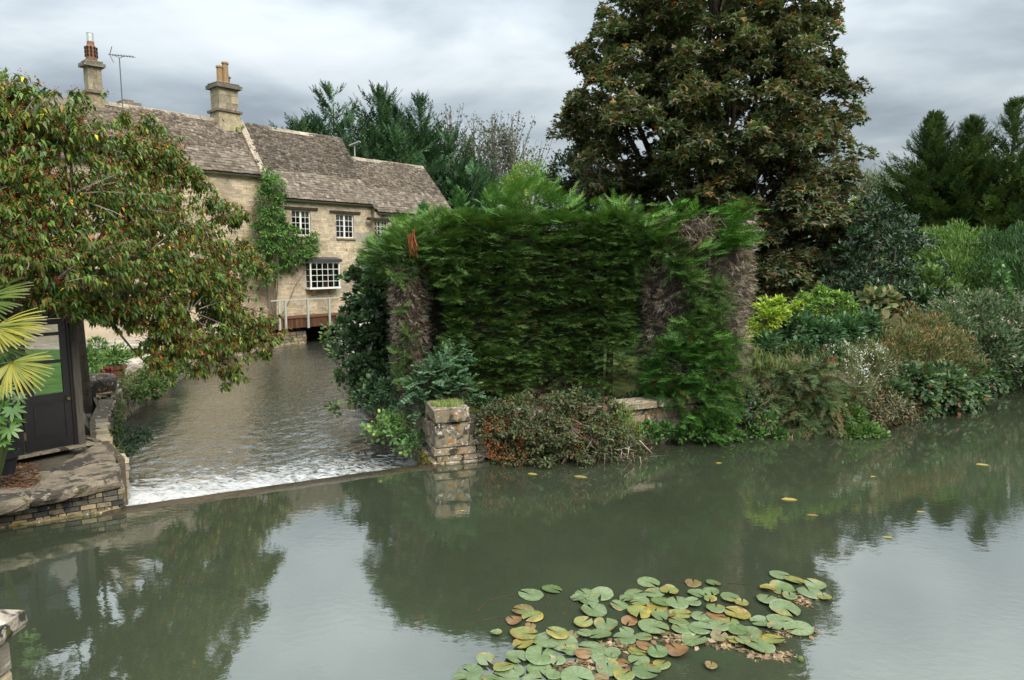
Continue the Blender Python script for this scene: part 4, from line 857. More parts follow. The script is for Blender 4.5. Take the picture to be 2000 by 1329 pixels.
def hedge_mesh(root, patches, base, name='foliage', cols=HC, ln=(.32, .60), m=10, lat=.55, up=.16, topcol=None, ztip=None, sp=SPRAY, dead=.006):
    O = np.vstack([q[0] for q in patches]); Nn = np.vstack([q[1] for q in patches]); k = len(O)
    lats = np.cross(Nn, [0, 0, 1.0]) + 1e-3 * rnd(k); sgn = np.sign(wob(O, .9, 3.0) + rng.normal(0, .7, k))[:, None]
    A = nz(Nn * .6 + nz(lats) * sgn * lat * rng.uniform(.4, 1.4, (k, 1)) + np.array([0, 0, up]) + rnd(k) * .28)
    L_ = rng.uniform(*ln, k); p, a, u, s, i = plume(O - A * .15, A, L_, m)
    tint = palette(k, cols, None, .2)
    dk = rng.random(k) < dead; tint[dk] = (.16, .05, .018)
    if topcol is not None:
        w = np.clip((O[:, 2] - ztip[0]) / (ztip[1] - ztip[0]) + rng.normal(0, .25, k), 0, 1)[:, None]; tint = tint * (1 - w) + palette(k, topcol, None, .15) * w
    leaves(name, p, a, u, s, sp, np.clip(tint[i] * (1 + rng.normal(0, .13, (len(p), 1))), .002, .6), NEEDLE, root, 'stuff', base, tip=(.105, .185, .045) if cols is HC or topcol is not None else None)
def twigs(root, O, A, ln, base, name='bare_twigs', cols=BR, width=.5):
    k = len(O); leaves(name, O, A, rnd(k), rng.uniform(*ln, k), TWIG, palette(k, cols, None, .2), DEAD, root, 'stuff', base, width=width)
def column_twigs(root, cx, cy, rx, ry, z0, z1, n, base, lean=0.0, name='bare_twigs'):
    th = rng.uniform(0, 2 * math.pi, n); z = rng.uniform(z0, z1, n); r = rng.uniform(.80, 1.0, n)
    d = np.stack([np.cos(th), np.sin(th), np.zeros(n)], 1); q = 1 + .12 * wob(np.stack([th, z, z * 0], 1), 2.0)
    O = np.stack([cx + rx * np.cos(th) * r * q + lean * (z - z0), cy + ry * np.sin(th) * r * q, z], 1)
    h_ = n // 2; twigs(root, O[:h_], nz(d[:h_] * .8 + rnd(h_) * .6 + [0, 0, -.25]), (.08, .30), base, name, BR, .9)
    e_ = h_ + n // 6; leaves('dead_sprays', O[h_:e_], nz(d[h_:e_] * .6 + rnd(e_ - h_) * .8 + [0, 0, -.2]), rnd(e_ - h_), rng.uniform(.12, .26, e_ - h_), SPRAY, palette(e_ - h_, BR, None, .25), DEAD, root, 'stuff', base)
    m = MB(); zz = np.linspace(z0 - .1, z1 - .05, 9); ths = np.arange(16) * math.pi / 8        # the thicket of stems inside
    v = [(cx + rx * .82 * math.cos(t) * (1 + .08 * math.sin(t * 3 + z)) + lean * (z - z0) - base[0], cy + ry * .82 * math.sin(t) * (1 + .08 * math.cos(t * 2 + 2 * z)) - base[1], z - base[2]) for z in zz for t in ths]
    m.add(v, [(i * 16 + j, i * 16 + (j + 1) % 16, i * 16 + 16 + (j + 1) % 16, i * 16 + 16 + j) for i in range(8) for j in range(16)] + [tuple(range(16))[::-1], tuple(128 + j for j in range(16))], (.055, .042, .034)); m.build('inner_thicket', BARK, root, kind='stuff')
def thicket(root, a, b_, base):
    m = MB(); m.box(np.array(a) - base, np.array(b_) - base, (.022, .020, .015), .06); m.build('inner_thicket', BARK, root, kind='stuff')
Yf = 15.2
# centre section
xl, xr = X_(872, Yf), X_(1236, Yf); zb, zt = Z_(778, Yf), Z_(430, Yf); base = np.array((0.6, 15.9, .7))
h2 = thing('cypress_hedge', 'broad dense green middle mass of the overgrown cypress hedge', 'hedge', base)
full = lambda s, t: np.where(t > .06 + .05 * np.sin(s * 14), 1.0, .15)
hedge_mesh(h2, [patch((xl, Yf, zb), (xr - xl, .1, 0), (0, .25, zt - zb), (0, -1, .12), 2300, full), patch((xl, Yf + .1, zb), (-.15, 1.8, 0), (0, 0, zt - zb), (-1, -.2, 0), 600, full), patch((xr - .05, Yf + .1, zb + .9), (.1, 1.4, 0), (0, 0, zt - zb - .9), (1, -.2, 0), 400),
               patch((xl - .1, Yf + .2, zt), (xr - xl, .2, 0), (0, 1.8, .15), (0, -.8, .45), 700)], base, topcol=HT, ztip=(4.4, 6.4), up=.12)
thicket(h2, (xl + .35, Yf + .45, zb + .35), (xr - .55, Yf + 2.2, zt - .2), base)
m = MB()
for x in np.linspace(xl + .5, xr - .4, 5): m.tube([(x - base[0], .1, -.2), (x - base[0] + .05, .15, 1.6)], [.10, .07], (.09, .065, .05), 7)
m.build('trunk', BARK, h2)
n = 2600; O = np.stack([rng.uniform(xl + .1, xr - .4, n), rng.uniform(Yf - .05, Yf + .5, n), rng.uniform(zb - .15, zb + .55, n)], 1); twigs(h2, O, nz(rnd(n) + [0, -.5, -.4]), (.1, .25), base)
# soft top growth over the centre and left: young upright leaders
O, d = blob_points([B(990, 430, 16.4, 55), B(1050, 405, 16.6, 62), B(1110, 420, 16.6, 50), B(930, 465, 16.2, 42), B(1045, 372, 17.0, 34), B(1010, 385, 16.8, 30), B(1080, 385, 16.9, 28), B(1180, 455, 16.4, 32)], 420, (.5, 1.05), .5, .25, 2.0, .35)
hedge_mesh(h2, [(O, nz(d * [1, 1, .6] + [0, -.35, .1]))], base, 'young_shoots', [(.055, .13, .03), (.075, .16, .04), (.04, .10, .028)], (.3, .6), 9, .6, .22, HT, (4.6, 6.0))
# left section
xa, xb = X_(745, 15.6), X_(900, 15.6); base = np.array((-2.2, 16.2, .7))
h1 = thing('cypress_hedge', 'left end of the cypress hedge with bare brown stems and one rusty dead spray', 'hedge', base)
bl = [B(800, 495, 15.7, 55), B(770, 500, 16.2, 48), B(850, 470, 16.0, 58), B(885, 490, 15.8, 62), B(745, 490, 16.8, 34), B(850, 520, 16.2, 58), B(800, 455, 16.6, 34), B(735, 520, 17.0, 32), B(775, 530, 16.2, 32)]
O, d = blob_points(bl, 1250, (.5, 1.05), .5, .22, 2.0, .1)
hedge_mesh(h1, [(O, nz(d + [0, -.2, .1]))], base, topcol=HT, ztip=(4.2, 5.4), up=.12)
column_twigs(h1, X_(800, 15.9), 15.9, .38, .55, .75, Z_(520, 15.6), 5200, base, .0)
column_twigs(h1, X_(845, 16.6), 16.7, .45, .5, .75, Z_(520, 15.8), 2600, base)
O, d = blob_points([B(790, 690, 15.3, 26), B(800, 650, 15.3, 22), B(780, 735, 15.2, 26), B(830, 720, 15.4, 25), B(790, 600, 15.3, 14), B(850, 690, 15.9, 22)], 130, (.2, 1.05), 0)
hedge_mesh(h1, [(O, nz(d + [0, -.3, .1]))], base, 'low_shoots', ln=(.25, .45))
q = P(806, 462, 15.1); n = 70; O = q + rng.normal(0, 1, (n, 3)) * [.04, .05, .06]; leaves('dead_spray', O, nz(rnd(n) * .28 + [0, -.1, -1]), rnd(n), rng.uniform(.18, .5, n), BLADE, palette(n, [(.13, .045, .018), (.10, .038, .018), (.16, .06, .025)]), DEAD, h1, 'stuff', base)
thicket(h1, (X_(805, 16), 16.2, .7), (X_(875, 16), 17.6, 4.2), base)
# right section
base = np.array((4.2, 15.6, .7)); h3 = thing('cypress_hedge', 'right end of the cypress hedge, ragged pillar with bare brown flanks and green skirt', 'hedge', base)
column_twigs(h3, X_(1348, 15.7), 15.7, 1.2, .85, .7, Z_(428, 15.3), 20000, base, .03)
bl = [B(1225, 445, 15.6, 42), B(1285, 450, 15.5, 28), B(1180, 450, 15.9, 46), B(1200, 420, 15.9, 26), B(1250, 480, 15.4, 40), B(1300, 470, 15.1, 32), B(1210, 500, 15.7, 45), B(1205, 560, 15.9, 38), B(1205, 640, 16.0, 35),B(1210, 600, 16.1, 30)]
O, d = blob_points(bl, 820, (.4, 1.05), .5, .22, 2.0, .1)
hedge_mesh(h3, [(O, nz(d + [.15, -.3, .1]))], base, topcol=HT, ztip=(4.6, 5.6), up=.14)
for k, (px, py, ex, ey, w_) in enumerate([(1380, 425, 1480, 400, 12), (1395, 440, 1465, 420, 10), (1380, 470, 1470, 455, 14), (1400, 460, 1468, 462, 15), (1330, 500, 1440, 470, 16), (1290, 520, 1380, 500, 20), (1420, 480, 1465, 475, 12), (1300, 445, 1345, 412, 12), (1260, 425, 1350, 408, 13)]):
    t = rng.uniform(0, 1, 34)[:, None]; O = P(px, py, 15.0) * (1 - t) + P(ex, ey, 14.8) * t + rng.normal(0, w_ * .0085, (34, 3)); dv = nz((P(ex, ey, 14.8) - P(px, py, 15.0))[None])
    hedge_mesh(h3, [(O, np.tile(nz(dv * .9 + [0, -.3, .1]), (34, 1)))], base, 'top_spray', [(.07, .17, .025), (.10, .22, .035), (.05, .12, .022)], (.32, .6), 8, .25, .12)
bl = [B(1325, 520, 14.8, 22), B(1350, 545, 14.75, 22), B(1360, 585, 14.7, 24), B(1400, 560, 14.8, 18), B(1385, 620, 14.7, 30), B(1350, 640, 14.7, 34), B(1410, 600, 14.8, 18)]
O, d = blob_points(bl, 330, (.3, 1.05), .3); hedge_mesh(h3, [(O, nz(d + [.3, -.5, .05]))], base, 'middle_sprays', up=.1)
bl = [B(1330, 720, 14.75, 75), B(1390, 730, 14.75, 65), B(1300, 740, 14.8, 50), B(1350, 780, 14.6, 60), B(1400, 790, 14.65, 50), B(1360, 665, 14.8, 55), B(1410, 680, 14.9, 42), B(1395, 830, 14.5, 32), B(1300, 690, 14.8, 35), B(1425, 740, 14.9, 30), B(1270, 745, 15.0, 25)]
O, d = blob_points(bl, 1200, (.45, 1.05), .5); hedge_mesh(h3, [(O, nz(d + [0, -.45, .0]))], base, 'skirt', [(.032, .085, .014), (.045, .115, .018), (.024, .062, .014), (.06, .14, .022)], (.3, .55), 9, .5, .1)
n = 700; q = np.stack([rng.uniform(1325, 1400, n), rng.uniform(432, 478, n)], 1); O = np.array([P(a, b_, 14.9 + .5 * rng.random()) for a, b_ in q]); twigs(h3, O, nz(rnd(n) + [0, -.4, .3]), (.15, .45), base, 'dead_branches', [(.22, .17, .13), (.28, .22, .17), (.16, .12, .09)], .9)
m = MB()
for x in (3.5, 4.1, 4.8): m.tube([(x - base[0], .15, -.2), (x - base[0] + .1, .2, 3.4)], [.12, .05], (.09, .065, .05), 7)
m.build('trunk', BARK, h3)
# the row behind, open at the bottom where the lawn shows through
base = np.array((1.2, 18.4, .7)); h4 = thing('cypress_hedge', 'shaded inner row of the cypress hedge above the lawn opening', 'hedge', base)
ga, gb = X_(1180, 18.4), X_(1262, 18.4)
hedge_mesh(h4, [patch((-3.0, 18.2, .7), (ga + 3.0, 0, 0), (0, .1, 3.9), (0, -1, .1), 460), patch((ga, 18.2, 1.55), (gb - ga, 0, 0), (0, .1, 2.9), (0, -1, .1), 110), patch((gb, 18.2, .7), (5.6 - gb, 0, 0), (0, .1, 3.7), (0, -1, .1), 250), patch((-3, 18.2, 4.5), (8.6, 0, 0), (0, 1.2, .1), (0, -.4, .8), 260), patch((-3, 19.6, .8), (ga + 3, 0, 0), (0, .1, 3.8), (0, 1, .1), 220), patch((ga, 19.6, 1.9), (5.6 - ga, 0, 0), (0, .1, 2.6), (0, 1, .1), 220)], base, ln=(.5, .95), m=8)
thicket(h4, (-2.8, 18.45, .6), (ga - .1, 19.3, 4.4), base); thicket(h4, (ga - .1, 18.45, 1.75), (gb + .1, 19.3, 4.4), base); thicket(h4, (gb + .1, 18.45, .6), (5.4, 19.3, 4.3), base)
# small spires of young cypress rising out of the hedge
for px, py, Y, hh, rr, lb in ((898, 375, 18.6, 2.6, .75, 'tallest young cypress spire rising from the hedge, beside the slate roof end'), (826, 405, 19.0, 2.2, .55, 'dark narrow young cypress spire at the left of the hedge top'), (782, 432, 18.4, 1.9, .55, 'leftmost feathery young cypress spire before the mill window'), (960, 385, 18.2, 2.2, .7, 'light young cypress spire between the tall spire and the hedge crown')):
    q = P(px, py, Y); conifer('young_cypress', lb, (q[0], q[1], q[2] - hh), hh, rr, 90, [(.05, .12, .035), (.07, .15, .045), (.04, .10, .03)], elev=(.35, 1.0), m=7, top=.06, pl=.6)

# ------------------------------------------------------------------ far trees
CY = [(.028, .060, .026), (.036, .076, .031), (.021, .046, .022), (.044, .088, .034)]
def at(px, py, Y): q = P(px, py, Y); return q
for px, py, Y, rr, nb, lb, ld, ln_ in ((650, 178, 57, 3.6, 300, 'tall dark cypress highest behind the slate roofs', 3, (0, 0)), (735, 185, 58, 3.4, 280, 'dark cypress second from the left behind the roofs', 2, (.3, 0)), (822, 200, 60, 3.6, 280, 'pointed cypress in the middle of the dark row', 2, (0, 0)), (600, 232, 56, 2.8, 240, 'lower leftmost cypress leaning out over the roof ridge', 2, (-.8, 0)), (880, 270, 58, 3.6, 240, 'dark cypress at the right end of the row beyond the hedge', 2, (0, 0)), (925, 335, 54, 2.8, 180, 'low dark cypress below the poplars', 2, (0, 0)), (775, 250, 55, 3.3, 220, 'bushy cypress filling the row in front of the pointed one', 3, (0, 0)), (690, 240, 55, 3.2, 220, 'bushy cypress filling the row below the tallest one', 3, (0, 0))):
    q = at(px, py, Y); zb = float(bank_z(np.array([q[0]]), np.array([q[1]]))[0]); conifer('cypress_tree', lb, (q[0], q[1], zb), q[2] - zb, rr * 1.55, int(nb * 1.05), CY, 'cypress trees behind the mill', ln_, ld, .05, (.35, 1.0), 6, .5, 2.6, .95, None, SPRAY_S, .42)
def poplar(label, px, py, Y, rr, n, cols, group):
    q = at(px, py, Y); zb = .9; h = q[2] - zb; root = thing('poplar_tree', label, 'poplar tree', (q[0], q[1], zb), group=group); tb = MB(); O = []; A = []
    tb.tube([(0, 0, 0), (.1, 0, h * .5), (0, 0, h)], [.25, .16, .03], (.14, .12, .10), 7)
    for k in range(46):
        s = rng.uniform(.12, .8); az = rng.uniform(0, 6.28); ln = (1.02 - s) * h * rng.uniform(.55, 1.0); dv = np.array([math.cos(az) * .32, math.sin(az) * .32, 1.0]); t = np.linspace(0, 1, 6)[:, None]
        pts = np.array([0, 0, s * h]) + nz(dv[None]) * ln * t + np.array([math.cos(az), math.sin(az), 0]) * rr * .45 * t * (1 - s) ; tb.tube(pts, np.linspace(.05, .012, 6), (.15, .13, .11), 4, False)
        m_ = n // 46; u = rng.uniform(.2, 1, m_)[:, None]; O.append(pts[0] + (pts[-1] - pts[0]) * u + rng.normal(0, .17, (m_, 3)))
    O = np.vstack(O); k = len(O); leaves('foliage', O, nz(rnd(k) + [0, 0, .5]), rnd(k), rng.uniform(.18, .34, k), LEAF2, palette(k, cols, None, .25), LEAF, root); tb.build('trunk', BARK, root)
PO = [(.05, .062, .034), (.068, .08, .045), (.04, .05, .028), (.085, .095, .06)]
for a in (('thin grey poplar farthest left, just above the dark cypresses', 880, 208, 66, 1.8, 1500), ('thin grey poplar with sparse top beside the dark row', 925, 238, 66, 1.8, 1500), ('middle thin grey poplar with open twigs against the sky', 962, 225, 68, 1.7, 1500), ('thin grey poplar with curved tip left of the copper tree', 1000, 230, 66, 1.8, 1500), ('shortest grey poplar, nearest the copper tree', 1022, 275, 66, 1.6, 1300)): poplar(*a, PO, 'poplars behind the hedge')
YG = [(.12, .20, .03), (.16, .25, .04), (.09, .16, .03), (.19, .26, .06)]
bush('lime_tree', 'small rounded lime green tree rising behind the hedge centre', 'tree', [B(1035, 350, 34, 38), B(1010, 370, 34, 30), B(1062, 372, 34, 30), B(1040, 390, 34, 45), B(1035, 430, 34, 50)], 5200, .16, LEAF2, YG, base=(P(1035, 400, 34)[0], 34, .9), stems=10, r0=.1, up=.4, jit=.7, foliage='crown')
bush('laurel_tree', 'dark small tree between the lime tree and the copper tree', 'tree', [B(1110, 340, 31, 40), B(1135, 310, 31, 30), B(1150, 370, 31, 50), B(1100, 390, 31, 40), B(1180, 400, 31, 45)], 6000, .2, LEAF2, [(.02, .035, .018), (.03, .05, .022), (.045, .05, .022)], base=(P(1120, 400, 31)[0], 31, .9), stems=10, r0=.1, foliage='crown')
bush('far_trees', None, None, [[x, 84 + 10 * math.sin(x * .3), 3 + 2.2 * math.sin(x * 1.3) + rng.uniform(-.5, .8), 5, 3, 5.2] for x in np.arange(-40, 95, 4.2)], 36000, .8, LEAF2, [(.03, .05, .018), (.045, .065, .022), (.06, .075, .03)], base=(0, 84, 0), stems=0, jit=.8) if False else None
fb_ = [[x, 84 + 8 * math.sin(x * .3), 3 + 1.6 * math.sin(x * 1.3) + rng.uniform(-.5, .6), 5, 3, 4.6] for x in np.arange(-44, 96, 4.2)]
p, d = blob_points(fb_, 15000, (.6, 1.05), .6); k = len(p)
leaves('far_trees', p, nz(d + rnd(k) * .7), nz(d + rnd(k) * .5 + [0, 0, .6]), rng.uniform(.4, .9, k), LEAF2, palette(k, [(.03, .05, .018), (.045, .065, .022), (.06, .075, .03)]), LEAF, None); tagl('far_trees', 'distant line of dark green trees closing the horizon', 'trees')

# ------------------------------------------------------------------ copper sycamore
SB = [B(1400, 40, 27, 190), B(1250, 130, 27, 120), B(1185, 110, 27.5, 55), B(1190, 200, 26.5, 90), B(1135, 225, 27, 55), B(1280, 270, 25.5, 140), B(1450, 220, 25, 165), B(1570, 220, 26.5, 95), B(1610, 320, 27, 62), B(1500, 370, 24.8, 145), B(1360, 360, 25.3, 110), B(1190, 330, 26.8, 75), B(1600, 440, 26, 85), B(1490, 500, 24.5, 105), B(1560, 110, 27, 82), B(1600, 150, 27.5, 45), B(1400, -90, 27.5, 200), B(1540, 590, 24.2, 70), B(1650, 460, 25.5, 62), B(1300, 20, 27, 110), B(1620, 250, 27.5, 48), B(1240, 390, 27, 60), B(1530, 30, 27.5, 70), B(1410, 140, 25.6, 130), B(1330, 180, 25.6, 90), B(1480, 90, 26, 110), B(1400, 280, 24.8, 100), B(1560, 320, 25.2, 80), B(1440, 460, 24.6, 80), B(1480, 570, 24, 60), B(1420, 500, 24.6, 60), B(1560, 540, 23.8, 60), B(1620, 540, 24.5, 50), B(1380, 440, 25, 60), B(1310, 430, 26, 45), B(1520, 430, 24.2, 70), B(1570, 400, 24.6, 55), B(1500, 540, 24, 50), B(1640, 380, 26.5, 45), B(1090, 235, 27, 18)]
SC = [(.064, .090, .038), (.050, .074, .034), (.090, .106, .048), (.125, .088, .045), (.19, .095, .030), (.085, .072, .042), (.135, .14, .055)]
bx, by = P(1390, 500, 27)[0], 27.5
root = bush('copper_tree', 'huge copper and green maple tree towering behind the hedge', 'maple tree', SB, 140000, .207, MAPLE, SC, [3.2, 2.6, 2.6, 1.3, .8, 1.4, .7], base=(bx, by, .9), stems=0, clump=1300, shell=(.55, 1.05), cull=.45, nse=.28, out_=.55, up=-.12, jit=.45, jc=.24, upn=1.0, foliage='crown')
m = MB(); tips = [np.array(b_[:3]) + rng.normal(0, .4, 3) - (bx, by, .9) for b_ in SB]
m.tube([(0, 0, -.3), (.05, 0, 1.2), (0, .1, 2.6)], [.55, .42, .36], (.09, .07, .055), 12)
branches(m, np.array((0, .1, 2.3)), tips, (.075, .06, .048), .22, .04, .12, 6, 7)
cp, _ = blob_points(SB, 150, (.55, .95), .5); src = np.array([t for t in tips])
for q in cp:
    q = q - (bx, by, .9); s_ = src[np.argmin(((src - q) ** 2).sum(1))] * .75 + np.array((0, 0, 2.3)) * .25; branches(m, s_, [q], (.07, .055, .045), .06, .012, .1, 4, 4)
m.build('trunk', BARK, root)

# ------------------------------------------------------------------ right hand trees and bank
LAU = [(.018, .038, .016), (.026, .052, .022), (.035, .062, .03), (.014, .028, .012)]
bush('laurel_bush', 'large dark glossy evergreen laurel below the copper tree', 'bush', [B(1740, 480, 23, 70), B(1700, 520, 22.5, 75), B(1770, 540, 22.5, 60), B(1720, 590, 22, 70), B(1655, 560, 22.5, 60), B(1690, 430, 23.5, 45), B(1780, 590, 22, 45), B(1640, 610, 22, 50)], 13000, .19, LANCE, LAU, mat=GLOSSY, stems=14, r0=.08, jit=.6, clump=240)
RC = [(.034, .058, .018), (.046, .076, .021), (.064, .094, .026), (.026, .045, .016)]
for px, py, Y, rr, nb, lb, ld in ((1826, 232, 40, 2.9, 560, 'tall pointed dark conifer standing alone right of the copper tree', 1), (1985, 205, 38, 4.2, 540, 'tall dark conifer cut by the right edge of the view', 3), (1990, 330, 37, 1.8, 160, 'shorter dark conifer leaning on the tall right edge one', 1), (1765, 500, 38, 2.2, 220, 'low spreading juniper left of the lone conifer', 3), (1885, 560, 37, 1.5, 130, 'low dark juniper between the two tall conifers', 1)):
    q = at(px, py, Y); zb = .9; conifer('conifer_tree', lb, (q[0], q[1], zb), q[2] - zb, rr * 1.2, int(nb * 1.1), RC, 'conifers on the right bank', (0, 0), ld, .03, (.3, .95), 6, .2, 1.6, .95, None, SPRAY_S, .75)
WI = [(.09, .11, .06), (.12, .14, .08), (.07, .09, .045)]
def willow(label, px, py, Y, rr, h2, n, cols):
    q = at(px, py, Y); root = thing('willow_tree', label, 'willow tree', (q[0], q[1], .9)); bl = [[0, 0, q[2] - .9 - rr * .5, rr, rr, rr * .7]]; p, d = blob_points(bl, n // 26, (.6, 1.05), 0, .3, 1.2, .4)
    O = np.repeat(p, 26, 0); t = np.tile(np.linspace(0, 1, 26), len(p))[:, None]; ln = np.repeat(rng.uniform(.4, 1, len(p)) * h2, 26)[:, None]; dr_ = np.repeat(d, 26, 0) * [1, 1, 0]
    O = O + dr_ * .5 * np.sqrt(t) - np.array([0, 0, 1]) * ln * t + rng.normal(0, .1, O.shape); k = len(O)
    leaves('crown', O, nz(rnd(k) * .5 + [0, 0, -1] + dr_ * .3), rnd(k), rng.uniform(.2, .34, k), LEAF2, palette(k, cols, None, .2), LEAF, root, width=.6)
    m = MB(); m.tube([(0, 0, 0), (.1, 0, 2), (0, 0, q[2] - 1.4)], [.4, .3, .1], (.12, .10, .08), 8); branches(m, np.array((0, 0, 2.0)), p[::6], (.12, .1, .08), .12, .02, .2, 4, 5); m.build('trunk', BARK, root)
willow('pale drooping willow far off between copper tree and conifer', 1722, 330, 62, 2.2, 3.6, 5200, WI)
willow('bright weeping willow between the two tall conifers', 1880, 370, 52, 2.6, 4.5, 6500, [(.15, .19, .07), (.19, .23, .09), (.11, .15, .05)])
bush('yellow_tree', 'small yellow green tree low in the gap behind the laurel', 'tree', [B(1680, 410, 48, 22), B(1700, 430, 48, 25), B(1660, 430, 48, 18)], 1800, .25, LEAF2, YG, base=(P(1680, 410, 48)[0], 48, .9), stems=5, r0=.08, foliage='crown')
LG = [(.075, .135, .028), (.10, .17, .035), (.055, .105, .024), (.13, .19, .05)]
bush('feathery_bush', 'bright feathery green bush under the overhead wires', 'bush', [B(1830, 490, 26, 45), B(1880, 500, 25.5, 55), B(1850, 540, 25, 60), B(1800, 520, 26, 30), B(1900, 550, 24.8, 45), B(1840, 590, 24.4, 50), B(1815, 462, 26, 20), B(1870, 455, 25.8, 22), B(1910, 475, 25.4, 18)], 15000, .17, LANCE, LG, stems=14, up=.7, out_=.6, jit=.5, width=.45)
bush('willowherb_clump', 'dark upright willowherb clump right of the feathery bush', 'bush', [B(1960, 500, 24.5, 40), B(1940, 470, 24.6, 20), B(1985, 465, 24.4, 22), B(2010, 490, 24, 50), B(1940, 540, 24, 45), B(1990, 550, 23.5, 60), B(2030, 560, 23.5, 60)], 10000, .17, LANCE, [(.035, .075, .025), (.05, .10, .03), (.025, .055, .02)], stems=14, up=.9, out_=.45, jit=.4, width=.6)
bush('guelder_bush', 'yellowing loose leafed bush at the foot of the laurel', 'bush', [B(1815, 550, 22.5, 30), B(1835, 580, 22.3, 30), B(1800, 590, 22, 25), B(1850, 600, 22, 25)], 2600, .16, OVAL, [(.08, .14, .03), (.12, .18, .05), (.06, .11, .03)], stems=8)
YP = [(.22, .28, .03), (.28, .33, .04), (.17, .24, .03), (.12, .19, .03)]
bush('golden_shrub', 'golden yellow feathery leaved shrub beside the brown hedge end', 'shrub', [B(1500, 630, 17.3, 26), B(1480, 650, 17.1, 18), B(1520, 605, 17.5, 24), B(1545, 610, 17.7, 20), B(1490, 600, 17.6, 16), B(1470, 660, 17.0, 12)], 2600, .14, LANCE, YP, stems=10, out_=.9, up=.1, jit=.4, clump=60)
bush('pinnate_shrub', 'green pinnate shrub with yellow tips right of the golden shrub', 'shrub', [B(1600, 605, 18.5, 32), B(1640, 590, 18.8, 26), B(1570, 600, 18.3, 22), B(1650, 620, 18.6, 24), B(1610, 575, 18.7, 18)], 3600, .14, LANCE, [(.07, .14, .03), (.10, .18, .035), (.19, .25, .04), (.05, .10, .025)], stems=10, clump=70)
bush('bindweed_tangle', 'mat of broad dark bindweed leaves below the golden shrub', 'ground cover', [B(1560, 650, 17.4, 40), B(1610, 660, 17.5, 40), B(1500, 680, 16.8, 30), B(1650, 650, 18, 35), B(1560, 690, 16.8, 30), B(1690, 640, 18.4, 30), B(1620, 690, 17, 25)], 5200, .13, OVAL, [(.04, .085, .035), (.055, .11, .045), (.03, .065, .03)], stems=6, up=.1, upn=1.3)
bush('hogweed', 'tall hogweed with pale mottled leaves against the dark laurel', 'plant', [B(1715, 595, 19, 22), B(1735, 580, 19, 16), B(1700, 580, 19, 14), B(1720, 640, 18.6, 26)], 420, .26, OVAL, [(.12, .13, .06), (.17, .16, .08), (.07, .10, .04)], stems=9, shell=(.3, 1), cull=0, clump=0)
WD = [(.065, .095, .035), (.09, .12, .045), (.05, .075, .03), (.13, .15, .06), (.17, .15, .08)]
WH = [(.62, .60, .58), (.52, .50, .50), (.70, .68, .66)]
bush('white_aster_bush', 'loose bush covered with small fluffy white flowers', 'flowering plant', [B(1640, 715, 16.9, 45), B(1700, 720, 17.1, 42), B(1600, 710, 16.8, 30), B(1660, 760, 16.5, 45), B(1740, 740, 17.2, 35), B(1690, 690, 17.4, 30)], 7500, .12, LANCE, WD, stems=16, up=.8, jit=.5, width=.5, flowers=[('white_flowers', 260, .045, LEAF2, WH, (.92, 1.12), LEAF)])
bush('bank_grass', 'pale tall grass on the bank beside the hedge skirt', 'grass tuft', [B(1470, 720, 16.6, 30), B(1500, 745, 16.3, 38), B(1460, 770, 15.9, 26), B(1540, 720, 16.8, 35), B(1570, 735, 16.6, 25)], 3200, .34, BLADE, [(.12, .16, .05), (.17, .20, .07), (.08, .12, .04), (.24, .23, .12)], stems=0, up=1.1, out_=.4, jit=.3, width=2.0)
base = np.array((P(1570, 790, 15.6)[0], 15.8, .3)); tcn = thing('trailing_cotoneaster', 'arching grey green cotoneaster mound spilling to the water', 'shrub', base)
O, d = blob_points([B(1560, 760, 15.7, 50), B(1510, 745, 15.9, 38), B(1600, 790, 15.5, 48), B(1560, 820, 15.3, 36), B(1620, 830, 15.25, 28), B(1520, 790, 15.5, 32), B(1600, 745, 16.0, 44), B(1655, 780, 15.8, 34), B(1480, 770, 15.7, 24)], 1500, (.4, 1.1), .4, .4, 2.5, .2)
hedge_mesh(tcn, [(O, nz(d + [-.1, -.35, -.25]))], base, 'foliage', [(.05, .08, .028), (.068, .10, .036), (.038, .062, .024), (.09, .115, .045), (.10, .09, .045)], (.22, .55), 9, .45, -.22, dead=.03)
m = MB(); branches(m, np.zeros(3), O[:70] - base, (.2, .15, .11), .02, .005, .25); m.build('stem', BARK, tcn)
bush('watercress', 'bright fresh green watercress patch at the water edge', 'plant', [B(1660, 815, 15.5, 28), B(1690, 840, 15.2, 30, .45), B(1660, 845, 15.15, 26, .5), B(1715, 850, 15.2, 20, .4), B(1650, 800, 15.6, 18)], 2600, .085, OVAL, [(.07, .13, .03), (.10, .16, .04), (.05, .10, .025)], stems=0, upn=1.2)
bush('purple_flower_clump', 'weedy clump with tiny purple flowers below the hedge end', 'flowering plant', [B(1450, 770, 15.4, 32), B(1440, 800, 15.2, 26), B(1470, 800, 15.3, 28), B(1485, 780, 15.6, 22)], 2600, .10, LANCE, [(.045, .09, .035), (.06, .11, .045), (.09, .10, .05)], stems=8, flowers=[('purple_flowers', 22, .035, LEAF2, [(.20, .05, .28), (.28, .08, .32)], (.9, 1.1), LEAF), ('rusty_seed_heads', 26, .05, LEAF2, [(.24, .08, .03)], (.85, 1.1), LEAF)])
bush('dead_twig_skirt', 'fringe of dry brown stems hanging beside the cotoneaster mound', 'dead stems', [B(1490, 820, 15.25, 22, .8), B(1540, 850, 15.1, 14, .6), B(1600, 858, 15.05, 16, .4)], 520, .35, TWIG, [(.22, .15, .10), (.17, .11, .08), (.28, .20, .14)], mat=DEAD, stems=0, out_=.3, up=-.8, jit=.5, width=.8)
DK = [(.07, .09, .03), (.10, .11, .04), (.16, .11, .04), (.21, .11, .04), (.05, .075, .03), (.13, .13, .06)]
RU = [(.26, .11, .045), (.30, .15, .06), (.22, .09, .04)]
